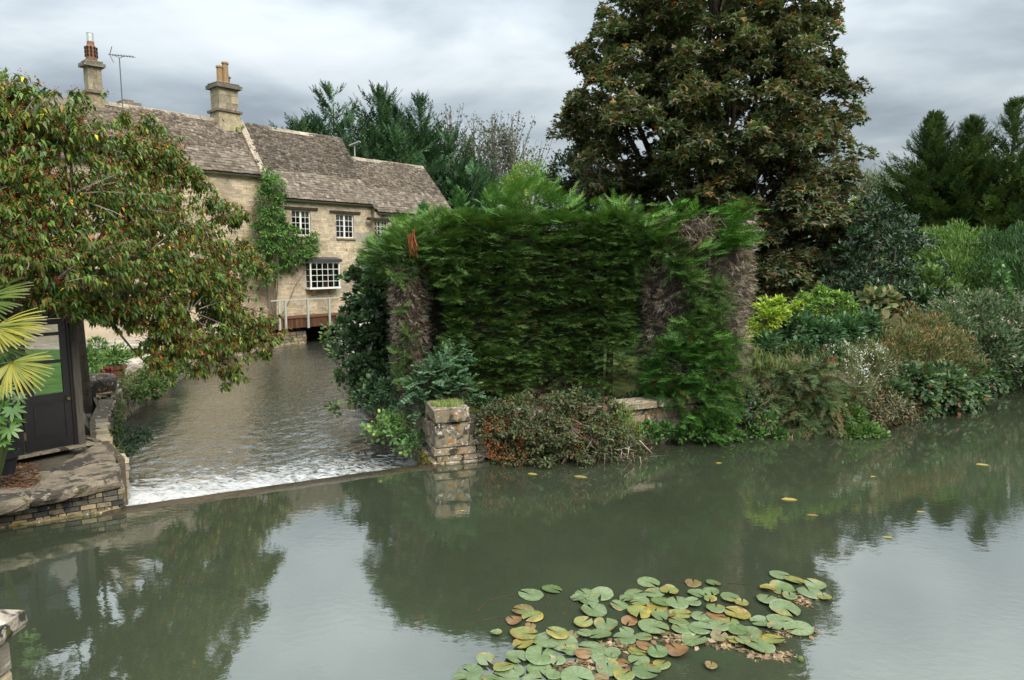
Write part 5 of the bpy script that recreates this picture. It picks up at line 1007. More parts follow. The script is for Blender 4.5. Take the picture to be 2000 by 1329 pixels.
bush('dock_thicket', 'tangle of rust tinted docks and goldenrod seed heads', 'weeds', [B(1760, 680, 17.8, 50), B(1810, 690, 18, 50), B(1780, 640, 18.6, 40), B(1850, 690, 18.3, 50), B(1730, 700, 17.4, 30), B(1820, 650, 18.6, 40), B(1880, 720, 18.3, 35)], 10500, .12, LANCE, DK, [4, 3, 1.6, 1, 3, 2], stems=40, r0=.02, stemcol=(.2, .13, .08), up=.8, jit=.55, width=.7, flowers=[('seed_heads', 150, .055, LEAF2, RU, (.85, 1.12), LEAF)])
bush('riverside_bramble', 'low leafy bramble with reddened leaves leaning over the river', 'bush', [B(1790, 750, 17.0, 42), B(1840, 760, 17.5, 48), B(1880, 770, 18, 40), B(1800, 790, 16.9, 26), B(1850, 790, 17.5, 26), B(1900, 740, 18.4, 36), B(1750, 770, 16.6, 26)], 8500, .13, OVAL, [(.05, .09, .035), (.07, .12, .045), (.035, .065, .028), (.16, .08, .04)], [3, 3, 3, .6], stems=16, stemcol=(.16, .1, .07), out_=.7, up=-.05)
PK = [(.34, .21, .19), (.28, .17, .15), (.42, .29, .26)]
bush('hemp_agrimony', 'broad grey green weed bed with dusty pink flower heads', 'flowering plant', [B(1900, 620, 20.5, 55), B(1960, 630, 20.8, 60), B(1860, 630, 20, 40), B(1930, 680, 20, 60), B(1990, 680, 20.3, 60), B(2040, 640, 21, 70), B(1830, 625, 20, 35)], 13000, .14, LANCE, [(.06, .095, .045), (.08, .115, .055), (.045, .075, .035), (.11, .13, .07)], stems=20, up=.6, flowers=[('pink_flower_heads', 130, .07, LEAF2, PK, (.92, 1.12), LEAF)])
bush('right_bank_bush', 'dark drooping bush over the water at the right edge', 'bush', [B(1950, 720, 20.5, 45), B(2000, 720, 21, 60), B(1930, 740, 19.8, 35), B(2060, 730, 21.5, 70), B(1970, 690, 20.8, 40), B(2120, 700, 22, 90)], 9000, .14, OVAL, [(.035, .065, .028), (.05, .085, .035), (.028, .05, .022)], stems=10, up=-.05)
bush('sapling', 'slim young sapling standing above the pink flowers', 'sapling', [B(1955, 545, 21, 14), B(1960, 575, 21, 16), B(1950, 520, 21, 9), B(1965, 600, 21, 14)], 360, .17, OVAL, [(.06, .12, .04), (.08, .15, .05)], stems=8, shell=(.2, 1), cull=0)
bush('bank_undergrowth', 'brown stemmed undergrowth between the watercress and the bramble', 'weeds', [B(1730, 790, 16.2, 30), B(1755, 800, 16.4, 28), B(1700, 780, 16.2, 30), B(1720, 815, 15.8, 20), B(1780, 800, 16.7, 24), B(1680, 760, 16.4, 30)], 3800, .10, LANCE, [(.07, .085, .035), (.10, .085, .045), (.05, .07, .028), (.15, .10, .06)], stems=60, r0=.014, stemcol=(.24, .17, .12), up=.1, jit=.8)
bush('garden_undergrowth', 'dark shrubbery under the copper tree behind the hedge', 'shrubbery', [[x, 33 + 1.2 * math.sin(x), 1.7 + .6 * math.sin(x * 1.9), 1.6, 1.2, 2.0] for x in np.arange(-4, 19, 1.5)], 9000, .30, LEAF2, [(.035, .055, .022), (.05, .075, .028), (.08, .10, .03)], stems=0, jit=.8, base=(7, 33, .8))
n = 30000; q = np.stack([rng.uniform(4.5, 24, n), rng.uniform(15.2, 30, n), np.zeros(n)], 1); q[:, 2] = bank_z(q[:, 0], q[:, 1]); dsh = seg_dist(q[:, 0], q[:, 1], river_poly); q0_ = q; q = q[(q[:, 2] > -.05) & (dsh < 5.5)]; k = len(q); q[:, 2] += rng.uniform(0, .7, k) * np.clip(dsh[(q0_[:, 2] > -.05) & (dsh < 5.5)], .2, 1)
leaves('ground_cover', q, nz(rnd(k) * .8 + [0, 0, .8]), nz(rnd(k) * .5 + [0, -.2, 1]), rng.uniform(.10, .30, k), LANCE, palette(k, [(.06, .10, .032), (.08, .125, .038), (.11, .125, .045), (.05, .075, .028), (.15, .11, .055)], None, .25), LEAF, None, width=.7); tagl('ground_cover', 'low mixed green weeds covering the right river bank', 'ground cover')
n = 1500; q = np.stack([rng.uniform(5.2, 15, n), rng.uniform(15.3, 22, n), np.zeros(n)], 1); q[:, 2] = bank_z(q[:, 0], q[:, 1]); q = q[q[:, 2] > .2]; k = len(q)
leaves('dead_stems', q, nz(rnd(k) * .45 + [0, 0, 1]), rnd(k), rng.uniform(.7, 1.7, k), TWIG, palette(k, [(.20, .15, .10), (.15, .12, .07), (.12, .12, .06)]), DEAD, None, width=.35); tagl('dead_stems', 'thin dry brown stems standing among the bank weeds', 'dead stems')
gp_ = P(1990, 575, 21.5); m = MB(); m.tube([(gp_[0], gp_[1], .6), (gp_[0] + .25, gp_[1], gp_[2] + .9)], .03, (.4, .4, .4), 6); o = m.build('metal_pole', METAL, None, label='thin leaning grey metal pole among the weeds at right', cat='pole')
for k, (y0, y1, lb) in enumerate(((452, 440, 'upper overhead wire crossing the dark conifers'), (463, 452, 'lower overhead wire just above the feathery bush'))):
    A_, Bq = P(1800, y0 + 2, 29), P(2120, y1 - 6, 27); t = np.linspace(0, 1, 12)[:, None]; pts = A_ * (1 - t) + Bq * t - np.array([0, 0, .35]) * (4 * t * (1 - t)); m = MB(); m.tube(pts, .022, (.30, .31, .32), 5); o = m.build('overhead_wire', METAL, None, label=lb, cat='wire', group='overhead wires')

# ------------------------------------------------------------------ plants round the pier and race
CO = [(.034, .052, .020), (.048, .068, .024), (.062, .075, .030), (.06, .055, .028)]
BE = [(.22, .065, .02), (.28, .10, .028), (.17, .045, .018), (.24, .12, .035)]
CB = [B(980, 830, 13.35, 40), B(1000, 870, 13.2, 36), B(960, 850, 13.25, 26), B(1050, 830, 13.5, 55), B(1110, 840, 13.6, 60), B(1170, 850, 13.8, 50), B(1060, 880, 13.3, 36), B(1130, 885, 13.4, 34), B(1190, 885, 13.6, 34), B(1235, 890, 13.8, 28, .7), B(1100, 800, 14.0, 50, .7), B(1020, 800, 13.8, 45, .7), B(1170, 810, 14.2, 40, .7), B(990, 905, 13.1, 20), B(1090, 860, 13.2, 50), B(1150, 865, 13.3, 45), B(1030, 850, 13.15, 45), B(1200, 860, 13.5, 45), B(1250, 880, 13.8, 26), B(1070, 905, 13.0, 26), B(1130, 905, 13.1, 24), B(1010, 905, 13.0, 22), B(975, 805, 13.5, 28, .7), B(1030, 795, 13.6, 30, .6), B(1080, 790, 13.7, 30, .6), B(1130, 792, 13.85, 30, .6), B(1180, 795, 14.0, 24, .6), B(955, 815, 13.3, 18)]
co = bush('berry_cotoneaster', 'orange berried cotoneaster sprawling over the river wall to the water', 'shrub', CB, 31000, .072, LEAF2, CO, stems=110, r0=.018, stemcol=(.24, .19, .15), out_=.55, up=-.25, jit=.6, base=(P(1080, 840, 13.6)[0], 13.9, .7), clump=420)
def berries(root, blobs, n, r, cols, shell=(.85, 1.1), per=6, sp=.05, name='berries', pos=None):
    if pos is None: pos, _ = blob_points(blobs, n, shell, .7, .25, 2.2, 0)
    p = np.repeat(pos, per, 0) + rng.normal(0, sp, (len(pos) * per, 3)); k = len(p)
    tv = np.array([(0, 0, 1), (.94, 0, -.33), (-.47, .82, -.33), (-.47, -.82, -.33)]); tf = np.array([(0, 1, 2), (0, 2, 3), (0, 3, 1), (1, 3, 2)])
    rot = rnd(k); V = p[:, None] - np.array(root.location) + r * rng.uniform(.8, 1.25, (k, 1, 1)) * (tv[None] + .3 * rot[:, None]); f_ = (tf[None] + (np.arange(k) * 4)[:, None, None]).reshape(-1, 3)
    link(name, raw_mesh(name, V.reshape(-1, 3), f_, np.repeat(palette(k, cols, None, .15), 4, 0)), GLOSSY, root, 'stuff')
berries(co, [B(985, 850, 13.2, 40), B(1000, 890, 13.1, 34), B(965, 830, 13.2, 24), B(975, 880, 13.1, 25)], 210, .015, BE, per=7, sp=.035)
berries(co, CB, 420, .014, BE, per=4, sp=.04, name='scattered_berries')
twq = np.array([P(a, b_, 13.1) for a, b_ in zip(rng.uniform(965, 1270, 260), rng.uniform(840, 925, 260))]); k = len(twq); twq[:, 2] = np.maximum(twq[:, 2], .12)
leaves('bare_twigs', twq, nz(rnd(k) + [.2, -.2, -.7]), rnd(k), rng.uniform(.15, .5, k), TWIG, palette(k, [(.30, .24, .19), (.22, .17, .13), (.38, .32, .27)]), DEAD, co, 'stuff', co.location, width=.55)
m = MB(); dw = [P(1085, 815, 13.8), P(1120, 795, 13.8), P(1135, 780, 13.9)]
q0 = P(1170, 803, 13.9); m.tube([(0, 0, 0), tuple(P(1195, 792, 14.0) - q0), tuple(P(1215, 786, 14.05) - q0)], [.04, .05, .03], (.30, .25, .19), 7); o = m.build('dead_branch', BARK, None, label='pale dead branch stub lying on the wall coping', cat='branch', loc=q0)
bush('buddleia', 'light green upright buddleia tuft growing from the wall face', 'shrub', [B(1215, 830, 13.9, 26), B(1235, 850, 13.9, 24), B(1200, 855, 13.8, 22), B(1220, 805, 14.0, 18)], 1500, .11, LANCE, [(.09, .15, .04), (.12, .19, .05), (.07, .11, .035), (.17, .17, .06)], stems=10, up=.9, width=.6, base=(P(1215, 850, 13.9)[0], 14.0, .3))
bush('wall_weeds', 'low green weeds along the foot of the pale river wall', 'weeds', [B(1300, 840, 14.3, 16), B(1330, 848, 14.4, 16), B(1370, 845, 14.5, 22), B(1405, 835, 14.6, 28), B(1280, 850, 14.1, 12), B(1430, 850, 14.7, 18, .6), B(1265, 838, 14.1, 16), B(1475, 845, 15.0, 20, .7), B(1520, 850, 15.0, 18, .7), B(1495, 825, 15.1, 20)], 2500, .10, OVAL, [(.055, .12, .03), (.08, .16, .04), (.04, .085, .025)], stems=0)
bush('wall_top_ivy', 'dark ivy creeping under the hedge along the wall top', 'ivy', [B(1200, 785, 15.0, 18, .5), B(1250, 780, 15.1, 22, .6), B(1230, 790, 14.8, 16, .4), B(1150, 775, 14.9, 22, .6), B(1090, 780, 14.8, 25, .6), B(1020, 785, 14.6, 25, .6), B(950, 790, 14.5, 22, .7)], 2200, .08, OVAL, [(.025, .05, .022), (.035, .065, .03), (.05, .085, .035)], stems=0)
def pinnate(name, label, cat, blobs, n, size, cols, pairs=6, base=None):
    bl = np.array(blobs); base = base or (bl[:, 0].mean(), bl[:, 1].mean(), .7); root = thing(name, label, cat, base); p, d = blob_points(blobs, n, (.2, 1.05), 0, .2); k = len(p)
    A = nz(d * .6 + [0, -.1, .35] + rnd(k) * .5); side = nz(np.cross(A, [0, 0, 1.0]) + rnd(k) * .3); L_ = size * rng.uniform(2.6, 4.2, k); O = []; X = []; I = []
    for j in range(pairs):
        t = (j + .6) / pairs
        for s in (1, -1): O.append(p + A * (L_ * t)[:, None] - np.array([0, 0, .25]) * (L_ * t * t)[:, None]); X.append(nz(side * s + A * .45)); I.append(np.arange(k))
    O, X, I = np.vstack(O), np.vstack(X), np.concatenate(I); tint = palette(k, cols, None, .2)[I]
    leaves('foliage', O, X, nz(rnd(len(O)) * .4 + [0, -.2, 1]), size * rng.uniform(.7, 1.1, len(O)), OVAL, tint, LEAF, root, 'stuff', base)
    m = MB(); branches(m, np.zeros(3), p[::max(1, k // 16)] - np.array(base), (.11, .09, .06), .025, .008); m.build('stem', BARK, root); return root
BGn = [(.046, .092, .045), (.058, .112, .054), (.036, .074, .036), (.075, .13, .055)]
pinnate('wild_rose', 'blue green wild rose shrub arching behind the stone pier', 'shrub', [B(860, 730, 14.3, 50), B(890, 700, 14.6, 34), B(835, 750, 14.3, 36), B(910, 755, 14.3, 35), B(830, 790, 14.1, 30), B(870, 765, 14.1, 32), B(815, 770, 14.4, 30)], 330, .085, BGn)
bush('alder_sapling', 'small alder sapling with round leaves reaching over the race', 'sapling', [B(745, 835, 14.2, 26), B(775, 850, 14.0, 24), B(722, 845, 14.4, 18), B(760, 815, 14.4, 20), B(800, 870, 13.7, 22), B(785, 825, 14.2, 20)], 620, .105, OVAL, [(.08, .16, .05), (.10, .20, .065), (.06, .12, .04), (.17, .22, .06)], stems=18, r0=.025, stemcol=(.13, .10, .07), shell=(.2, 1.05), cull=0, base=(P(800, 860, 14.2)[0], 14.3, .0))
bush('wall_ivy', 'small leaved creeper hanging over the leaning race wall', 'creeper', [B(815, 860, 13.8, 22), B(780, 800, 14.8, 22), B(760, 760, 15.6, 30), B(740, 790, 15.8, 26), B(725, 770, 16.4, 30)], 2200, .07, OVAL, [(.04, .08, .035), (.055, .11, .045), (.03, .06, .03)], stems=4)
IV = [(.028, .058, .024), (.042, .078, .032), (.058, .098, .042), (.020, .042, .018)]
bush('ivy_bush', 'big dark ivy covered bush hanging over the race before the mill', 'bush', [B(722, 575, 19.5, 48), B(700, 630, 20, 38), B(732, 640, 18.8, 58), B(750, 560, 18.6, 44), B(715, 700, 18.4, 48), B(745, 700, 17.4, 50), B(725, 525, 20.5, 24), B(760, 630, 17.8, 50), B(748, 515, 19, 32), B(688, 660, 20.5, 26), B(760, 745, 16.6, 40), B(715, 740, 17.4, 40)], 15000, .15, OVAL, IV, mat=GLOSSY, stems=14, r0=.06, upn=.9, clump=330)
bush('ivy_shoots', 'thin leafy shoots reaching left from the ivy bush above the water', 'shoots', [B(655, 690, 20, 18), B(640, 660, 21, 14), B(665, 740, 18.6, 18), B(690, 780, 17, 18), B(652, 800, 16.6, 12), B(640, 640, 22, 10)], 520, .13, OVAL, [(.05, .09, .045), (.07, .12, .055), (.13, .17, .05)], stems=14, r0=.018, shell=(.1, 1.1), cull=0, base=(P(715, 730, 18)[0], 18.0, .6))
# wisteria on the mill wall
def HB(px, py, r, w=-.15):
    t, z = on(px, py, w); q = hw(t, w, z); return [q[0], q[1], q[2], r * q[1] / F, .35, r * q[1] / F]
bush('wisteria', 'wisteria climbing the mill wall beside the upper windows', 'climber', [HB(520, 345, 16, .4), HB(530, 370, 22), HB(520, 400, 22), HB(535, 425, 26), HB(525, 455, 28), HB(548, 470, 32), HB(540, 505, 30), HB(570, 490, 28), HB(595, 478, 18), HB(608, 465, 8), HB(575, 520, 16), HB(560, 440, 14), HB(515, 500, 26), HB(508, 430, 18), HB(530, 530, 14), HB(612, 480, 7), HB(550, 378, 10), HB(530, 400, 30), HB(520, 470, 34), HB(555, 495, 34), HB(525, 350, 16, .1), HB(590, 500, 16), HB(512, 540, 24), HB(580, 505, 26), HB(560, 460, 22), HB(545, 440, 24), HB(600, 485, 14)], 15000, .19, LANCE, [(.055, .12, .03), (.075, .15, .035), (.04, .09, .025), (.11, .19, .045)], stems=5, r0=.04, stemcol=(.16, .13, .10), base=(*hw(-1.9, -.15, .4),), up=-.15, width=.8, clump=300)
bush('roof_weed', 'small green plant growing at the chimney foot', 'plant', [HB(464, 255, 8, 2.6), HB(458, 248, 6, 2.7)], 260, .13, OVAL, YG, stems=0, base=(*hw(-2, 2.6, 10.6),))
# left bank plants
FE = [(.07, .10, .025), (.10, .13, .03), (.05, .075, .02), (.13, .13, .045)]
bush('wall_fern', 'mossy green tangle hanging over the left rubble wall', 'creeper', [B(235, 760, 18.4, 22), B(222, 790, 17.3, 24), B(215, 830, 15.9, 24), B(205, 860, 15.0, 18), B(250, 745, 19, 20), B(225, 815, 16.2, 18), B(222, 885, 13.0, 16), B(212, 868, 13.8, 16), B(200, 838, 15.3, 14), B(207, 805, 16.5, 14), B(228, 850, 14.3, 16)], 6000, .10, LANCE, FE, stems=6, up=-.35, width=.6, base=(P(215, 770, 17)[0] - .4, 17, .5))
bush('wall_ivy', 'ivy and flowers trailing on the left race wall under the berry tree', 'creeper', [B(300, 760, 19.6, 20), B(320, 735, 21.5, 24), B(290, 740, 20.2, 22), B(345, 710, 24, 22), B(275, 770, 18.8, 14), B(360, 690, 27, 18)], 3200, .11, OVAL, [(.05, .09, .025), (.07, .12, .03), (.10, .14, .04)], stems=4, base=(P(300, 745, 20.5)[0] - .5, 20.5, .5))
bush('water_fern', 'dark fern fronds dipping into the race beside the landing', 'fern', [B(245, 870, 13.8, 26, .7), B(275, 850, 14.2, 20, .6), B(225, 890, 13.2, 18, .7), B(235, 850, 14.4, 22)], 1500, .12, LANCE, [(.018, .035, .018), (.026, .048, .024)], stems=16, r0=.012, up=-.1, width=.7, base=(P(215, 860, 14.2)[0], 14.2, .1))
bush('garden_shrub', 'leafy green shrub between the dark post and the lawn', 'shrub', [B(180, 700, 20.5, 22), B(190, 675, 21, 16), B(185, 735, 19.8, 14), B(165, 715, 20.5, 20)], 1500, .14, LANCE, [(.05, .10, .022), (.08, .15, .03), (.035, .07, .02)], stems=6)
bush('conifer_tip', 'olive green treetop at the far left behind the berry tree', 'tree', [B(-20, 190, 24, 40), B(5, 170, 24, 20), B(-5, 145, 24, 14), B(-40, 230, 24, 50), B(-60, 320, 24, 80)], 3500, .16, LEAF2, [(.10, .14, .03), (.13, .17, .035), (.08, .11, .025)], base=(P(-30, 300, 24)[0], 24, .6), stems=6, r0=.12, up=.6, foliage='crown')

# ------------------------------------------------------------------ the red berried evergreen on the left
def TB(px, py, Y, r, fd=1.25): return B(px, py, Y + .5 + min(3.9, max(0, (px - 90) / 100)), r, .9, fd)
BT = [TB(40, 235, 10.6, 80), TB(120, 255, 11.0, 75), TB(200, 290, 11.4, 72), TB(265, 300, 11.8, 58), TB(305, 340, 12.0, 48), TB(-50, 260, 10.6, 100), TB(30, 360, 10.2, 100), TB(140, 380, 10.6, 95), TB(240, 400, 11.2, 85), TB(330, 430, 11.6, 70), TB(400, 450, 12.0, 52), TB(60, 480, 10.0, 95), TB(170, 500, 10.4, 88), TB(270, 510, 11.0, 85), TB(355, 530, 11.4, 75), TB(430, 510, 12.0, 50), TB(455, 560, 11.8, 50), TB(-50, 430, 10.2, 110), TB(90, 560, 10.3, 44), TB(190, 575, 10.7, 48), TB(285, 590, 11.0, 55), TB(370, 610, 11.2, 68), TB(450, 625, 11.5, 58), TB(515, 645, 11.8, 38), TB(420, 685, 11.2, 46), TB(455, 725, 11.1, 26), TB(350, 680, 11.0, 42), TB(300, 670, 11.2, 34), TB(320, 715, 11.0, 26), TB(385, 725, 11.0, 22), TB(250, 625, 11.0, 28), TB(215, 620, 11.2, 26), TB(480, 480, 12.2, 20), TB(545, 660, 12.0, 16), TB(20, 190, 10.8, 50), TB(20, 560, 10.0, 40), TB(130, 590, 10.4, 34), TB(60, 590, 10.2, 30), TB(190, 610, 10.6, 26), TB(160, 600, 10.9, 30), TB(240, 590, 10.8, 34), TB(500, 600, 11.9, 34), TB(410, 570, 11.6, 50), TB(520, 690, 11.8, 18), TB(470, 670, 11.5, 30), TB(-60, 560, 10.4, 70), TB(-100, 500, 11, 120), TB(440, 750, 11.1, 14), TB(300, 700, 11.1, 20), TB(350, 300, 12.2, 14), TB(310, 250, 12.1, 16), TB(150, 185, 11, 18), TB(240, 225, 11.6, 18), TB(395, 360, 12.2, 16), TB(480, 420, 12.3, 16), TB(515, 530, 12.3, 18), TB(400, 640, 11.3, 46), TB(480, 650, 11.6, 36), TB(330, 640, 11.0, 40), TB(440, 600, 11.6, 40), TB(320, 285, 12.0, 34), TB(365, 340, 12.1, 34), TB(410, 395, 12.2, 34), TB(455, 425, 12.3, 30), TB(490, 510, 12.3, 28), TB(280, 245, 11.8, 26), TB(530, 610, 12.2, 26), TB(340, 380, 12.0, 40)]
bb = np.array((P(150, 640, 16.2)[0], 16.2, .5)); bt = thing('berry_tree', 'broad evergreen tree with drooping leaves and red berries over the summerhouse', 'tree', bb)
NT = 8200
tp, td = blob_points(BT, NT, (.35, 1.12), .42, .5, 3.0, .1); _k = wob(tp, 1.5, 1.0) > -.58; tp, td = tp[_k], td[_k]; NT = len(tp)
tdir = nz(td * .8 + [0, 0, .25] + rnd(NT) * .5); per = 9
k9 = np.repeat(np.arange(NT), per); n = len(k9); th = rng.uniform(0, 6.28, n); a1 = nz(np.cross(tdir, rnd(NT))); a2 = np.cross(tdir, a1)
rad_ = np.cos(th)[:, None] * a1[k9] + np.sin(th)[:, None] * a2[k9]
lp = tp[k9] - tdir[k9] * rng.uniform(0, .16, (n, 1)); la = nz(rad_ * .8 + tdir[k9] * .35 + [0, 0, -.75] + rnd(n) * .25); lu = nz(rad_ * .6 + [0, 0, .8] + rnd(n) * .3); ls = rng.uniform(.11, .165, n)
BC = [(.058, .105, .020), (.076, .128, .022), (.042, .078, .018), (.105, .15, .026), (.15, .16, .030), (.066, .10, .04)]
lc = palette(n, BC, [4, 4, 2.4, 2.0, 1.0, 1.6], .2)
yl = rng.random(n) < .008; lc[yl] = palette(yl.sum(), [(.55, .40, .02), (.48, .30, .02)], None, .1); rd = rng.random(n) < .02; lc[rd] = palette(rd.sum(), [(.26, .07, .02), (.22, .11, .03)], None, .1)
cd_ = ((lp - [0, 0, CZ]) ** 2).sum(1); seen = np.argsort(cd_ + rng.uniform(0, 60, n)); inview = np.array([i for i in seen if lp[i, 0] > -lp[i, 1] * .74][:300])
mk = np.ones(n, bool); mk[inview] = False
leaves('foliage', lp[mk], la[mk], lu[mk], ls[mk], LANCE, lc[mk], SATIN, bt, 'stuff', bb)
def single_leaf(col):
    v, f = LANCE; me = raw_mesh('leaf', v, [tuple(q) for q in f], np.array(col)); me.materials.append(SATIN); return me
LM = [single_leaf(cc) for cc in BC + [(.55, .40, .02), (.26, .07, .02)]]
def place_leaf(o, pos, ax, up, s):
    ax = nz(ax); side = nz(np.cross(up, ax)); nr = np.cross(ax, side); m4 = Matrix.Identity(4)
    for i in range(3): m4[i][0], m4[i][1], m4[i][2], m4[i][3] = ax[i] * s, side[i] * s, nr[i] * s, pos[i]
    o.matrix_local = m4
for i in inview:
    k = 6 if yl[i] else 7 if rd[i] else int(np.argmin(((np.array(BC) - lc[i]) ** 2).sum(1))); o = bpy.data.objects.new('leaf', LM[k]); COL.objects.link(o); o.parent = bt; place_leaf(o, lp[i] - bb, la[i], lu[i], ls[i])
tm = MB(); src = [np.array((0, 0, 2.9))]
tm.tube([(0, 0, -.2), (.03, -.02, .8), (.0, 0, 2.95)], [.22, .17, .13], (.11, .09, .07), 10)
cen = np.array([q[:3] for q in BT]) - bb
branches(tm, np.array((0, 0, 2.85)), cen[::3] + rng.normal(0, .12, cen[::3].shape), (.14, .115, .09), .055, .014, .14, 6, 8)
for q in rng.choice(NT, 700, replace=False):
    tpx = tp[q] - bb; s_ = cen[np.argmin(((cen - tpx) ** 2).sum(1))]; s_ = s_ * .7 + tpx * .3 if rng.random() < .5 else s_; branches(tm, s_, [tpx + tdir[q] * .05], np.array((.30, .265, .22)) * rng.uniform(.7, 1.2), .014, .005, .08, 3, 4)
tm.build('trunk', BARK, bt)
out_tips = tp[rng.random(NT) < .62] + [0, 0, -.02]
berries(bt, None, 0, .0125, [(.28, .022, .022), (.30, .045, .03), (.16, .02, .025), (.30, .08, .03)], per=9, sp=.055, pos=out_tips, name='berries')

# ------------------------------------------------------------------ palm, fatsia on the landing
pl = thing('fan_palm', 'yellowing fan palm with split fronds before the dark doors', 'palm', (*P(-60, 880, 9.6)[:2], .5)); po_ = np.array(pl.location)
m = MB(); m.tube([(0, 0, 0), (.02, 0, .8), (0, 0, 1.5)], [.10, .09, .10], (.07, .055, .04), 10); m.build('trunk', BARK, pl)
def seg_mesh(cols):
    v = []; f = []; C = []; n_ = 7; g, y, tipc = cols
    for i in range(n_ + 1):
        t = i / n_; w = .035 * (t / .25 if t < .25 else 1 - .75 * ((t - .25) / .75) ** 1.5) + .004; z = -.30 * max(0, t - .45) ** 1.6
        cc = np.array(g) * (1 - t) + np.array(y) * t if t < .9 else np.array(tipc)
        v += [(t, w, z + .012), (t, 0, z), (t, -w, z + .012)]; C += [np.array(y), cc, np.array(y) * .6 + np.array(cc) * .4]
    for i in range(n_):
        for j in range(2): f.append((i * 3 + j, i * 3 + j + 1, i * 3 + j + 4, i * 3 + j + 3))
    me = raw_mesh('leaflet', v, f, np.array(C)); me.materials.append(LEAF); return me
SG = [seg_mesh(q) for q in (((.11, .16, .03), (.34, .31, .05), (.42, .36, .28)), ((.15, .20, .03), (.40, .34, .05), (.36, .28, .2)), ((.08, .14, .025), (.24, .25, .05), (.40, .33, .25)))]
SGG = [seg_mesh(q) for q in (((.05, .11, .02), (.10, .16, .03), (.25, .22, .15)), ((.07, .14, .025), (.16, .20, .04), (.3, .25, .18)))]
def frond(hub, direction, facing, size, n_, spread, meshes):
    d = nz(np.array(direction, float)); nr = nz(np.array(facing, float)); nr = nz(nr - d * nr.dot(d)); s_ = np.cross(nr, d); fr = MB()
    st = np.array((0, 0, 1.45)); hb = np.array(hub) - po_; t = np.linspace(0, 1, 6)[:, None]; fr.tube(st * (1 - t) + hb * t + np.array([0, 0, .15]) * (4 * t * (1 - t)), .012, (.12, .15, .04), 6); fo = fr.build('frond', LEAF, pl)
    for i in range(n_):
        a = -spread + 2 * spread * i / (n_ - 1); ax = d * math.cos(a) + s_ * math.sin(a) + nr * rng.normal(0, .05); o = bpy.data.objects.new('leaflet', meshes[rng.integers(len(meshes))]); COL.objects.link(o); o.parent = fo
        place_leaf(o, hb + ax * .02, ax + np.array([0, 0, -.06]), nr + .08 * rnd(1)[0], size * (1 - .22 * abs(a) / spread) * rng.uniform(.93, 1.05))
frond(P(22, 708, 9.2), (.55, -.25, -.55), (.15, -.75, .65), .56, 24, 1.45, SG)
frond(P(-12, 640, 9.5), (.95, -.15, .05), (0, -.6, .8), .72, 24, .95, SG)
frond(P(-40, 590, 9.8), (.9, -.1, .25), (0, -.65, .75), .76, 22, .9, SGG)
frond(P(-30, 660, 9.9), (.7, .1, -.6), (0, -.7, .6), .7, 20, 1.2, SGG)
frond(P(-90, 600, 9.7), (-.8, -.2, .3), (0, -.6, .8), .8, 22, 1.2, SGG)
fa = thing('fatsia', 'bright green fatsia with hand shaped leaves beside the palm', 'shrub', (*P(-10, 890, 9.9)[:2], .5)); fo_ = np.array(fa.location)
def hand_leaf(col):
    v = [(0, 0, 0)]; f = []; L9 = 8
    for i in range(L9):
        a = -2.2 + 4.4 * i / (L9 - 1); ln = 1 - .35 * abs(a) / 2.2; c_, s_ = math.cos(a), math.sin(a); k = len(v)
        for r_, w in ((.35, -.10), (.68, -.11), (1, 0), (.68, .11), (.35, .10)): v.append((r_ * ln * c_ - w * s_, r_ * ln * s_ + w * c_, -.10 * r_ * r_ + (.02 if w else 0)))
        f += [(0, k, k + 4), (k, k + 1, k + 3, k + 4), (k + 1, k + 2, k + 3)]
    me = raw_mesh('leaf', v, f, np.array(col)); me.materials.append(GLOSSY); return me
HL = [hand_leaf(q) for q in ((.085, .19, .035), (.06, .14, .03), (.11, .23, .04), (.04, .09, .03))]
fm = MB()
for px, py, Y, s_ in ((25, 800, 9.6, .22), (10, 760, 9.7, .2), (18, 838, 9.5, .21), (-8, 820, 9.4, .2), (2, 790, 9.9, .2), (35, 775, 9.8, .16), (8, 865, 9.5, .15), (-20, 770, 9.7, .22), (15, 740, 10, .16), (-25, 850, 9.5, .2), (30, 822, 9.7, .16), (5, 700, 9.9, .2), (30, 690, 10.1, .17), (-15, 720, 9.8, .2)):
    q = P(px, py, Y) - fo_; o = bpy.data.objects.new('leaf', HL[rng.integers(3) if py > 735 else 3]); COL.objects.link(o); o.parent = fa; place_leaf(o, q, np.array([.5, -.4, -.25]) + rnd(1)[0] * .5, np.array([0, -.45, .9]) + rnd(1)[0] * .25, s_)
    t = np.linspace(0, 1, 4)[:, None]; fm.tube(np.array([0, 0, .1]) * (1 - t) + q * t, .007, (.10, .13, .05), 5)
fm.build('stem', BARK, fa)
n = 420; q = np.array([G(a, b_, .53) for a, b_ in zip(rng.uniform(0, 75, n), rng.uniform(905, 950, n))]); q[:, 2] = zs + .012
leaves('leaf_litter', q, nz(rnd(n) * [1, 1, .15]), nz(rnd(n) * .3 + [0, 0, 1]), rng.uniform(.04, .10, n), LEAF2, palette(n, [(.16, .07, .035), (.10, .05, .03), (.22, .12, .05), (.08, .04, .025)]), LEAF, None); tagl('leaf_litter', 'brown fallen leaves drifted on the stone landing', 'leaf litter')

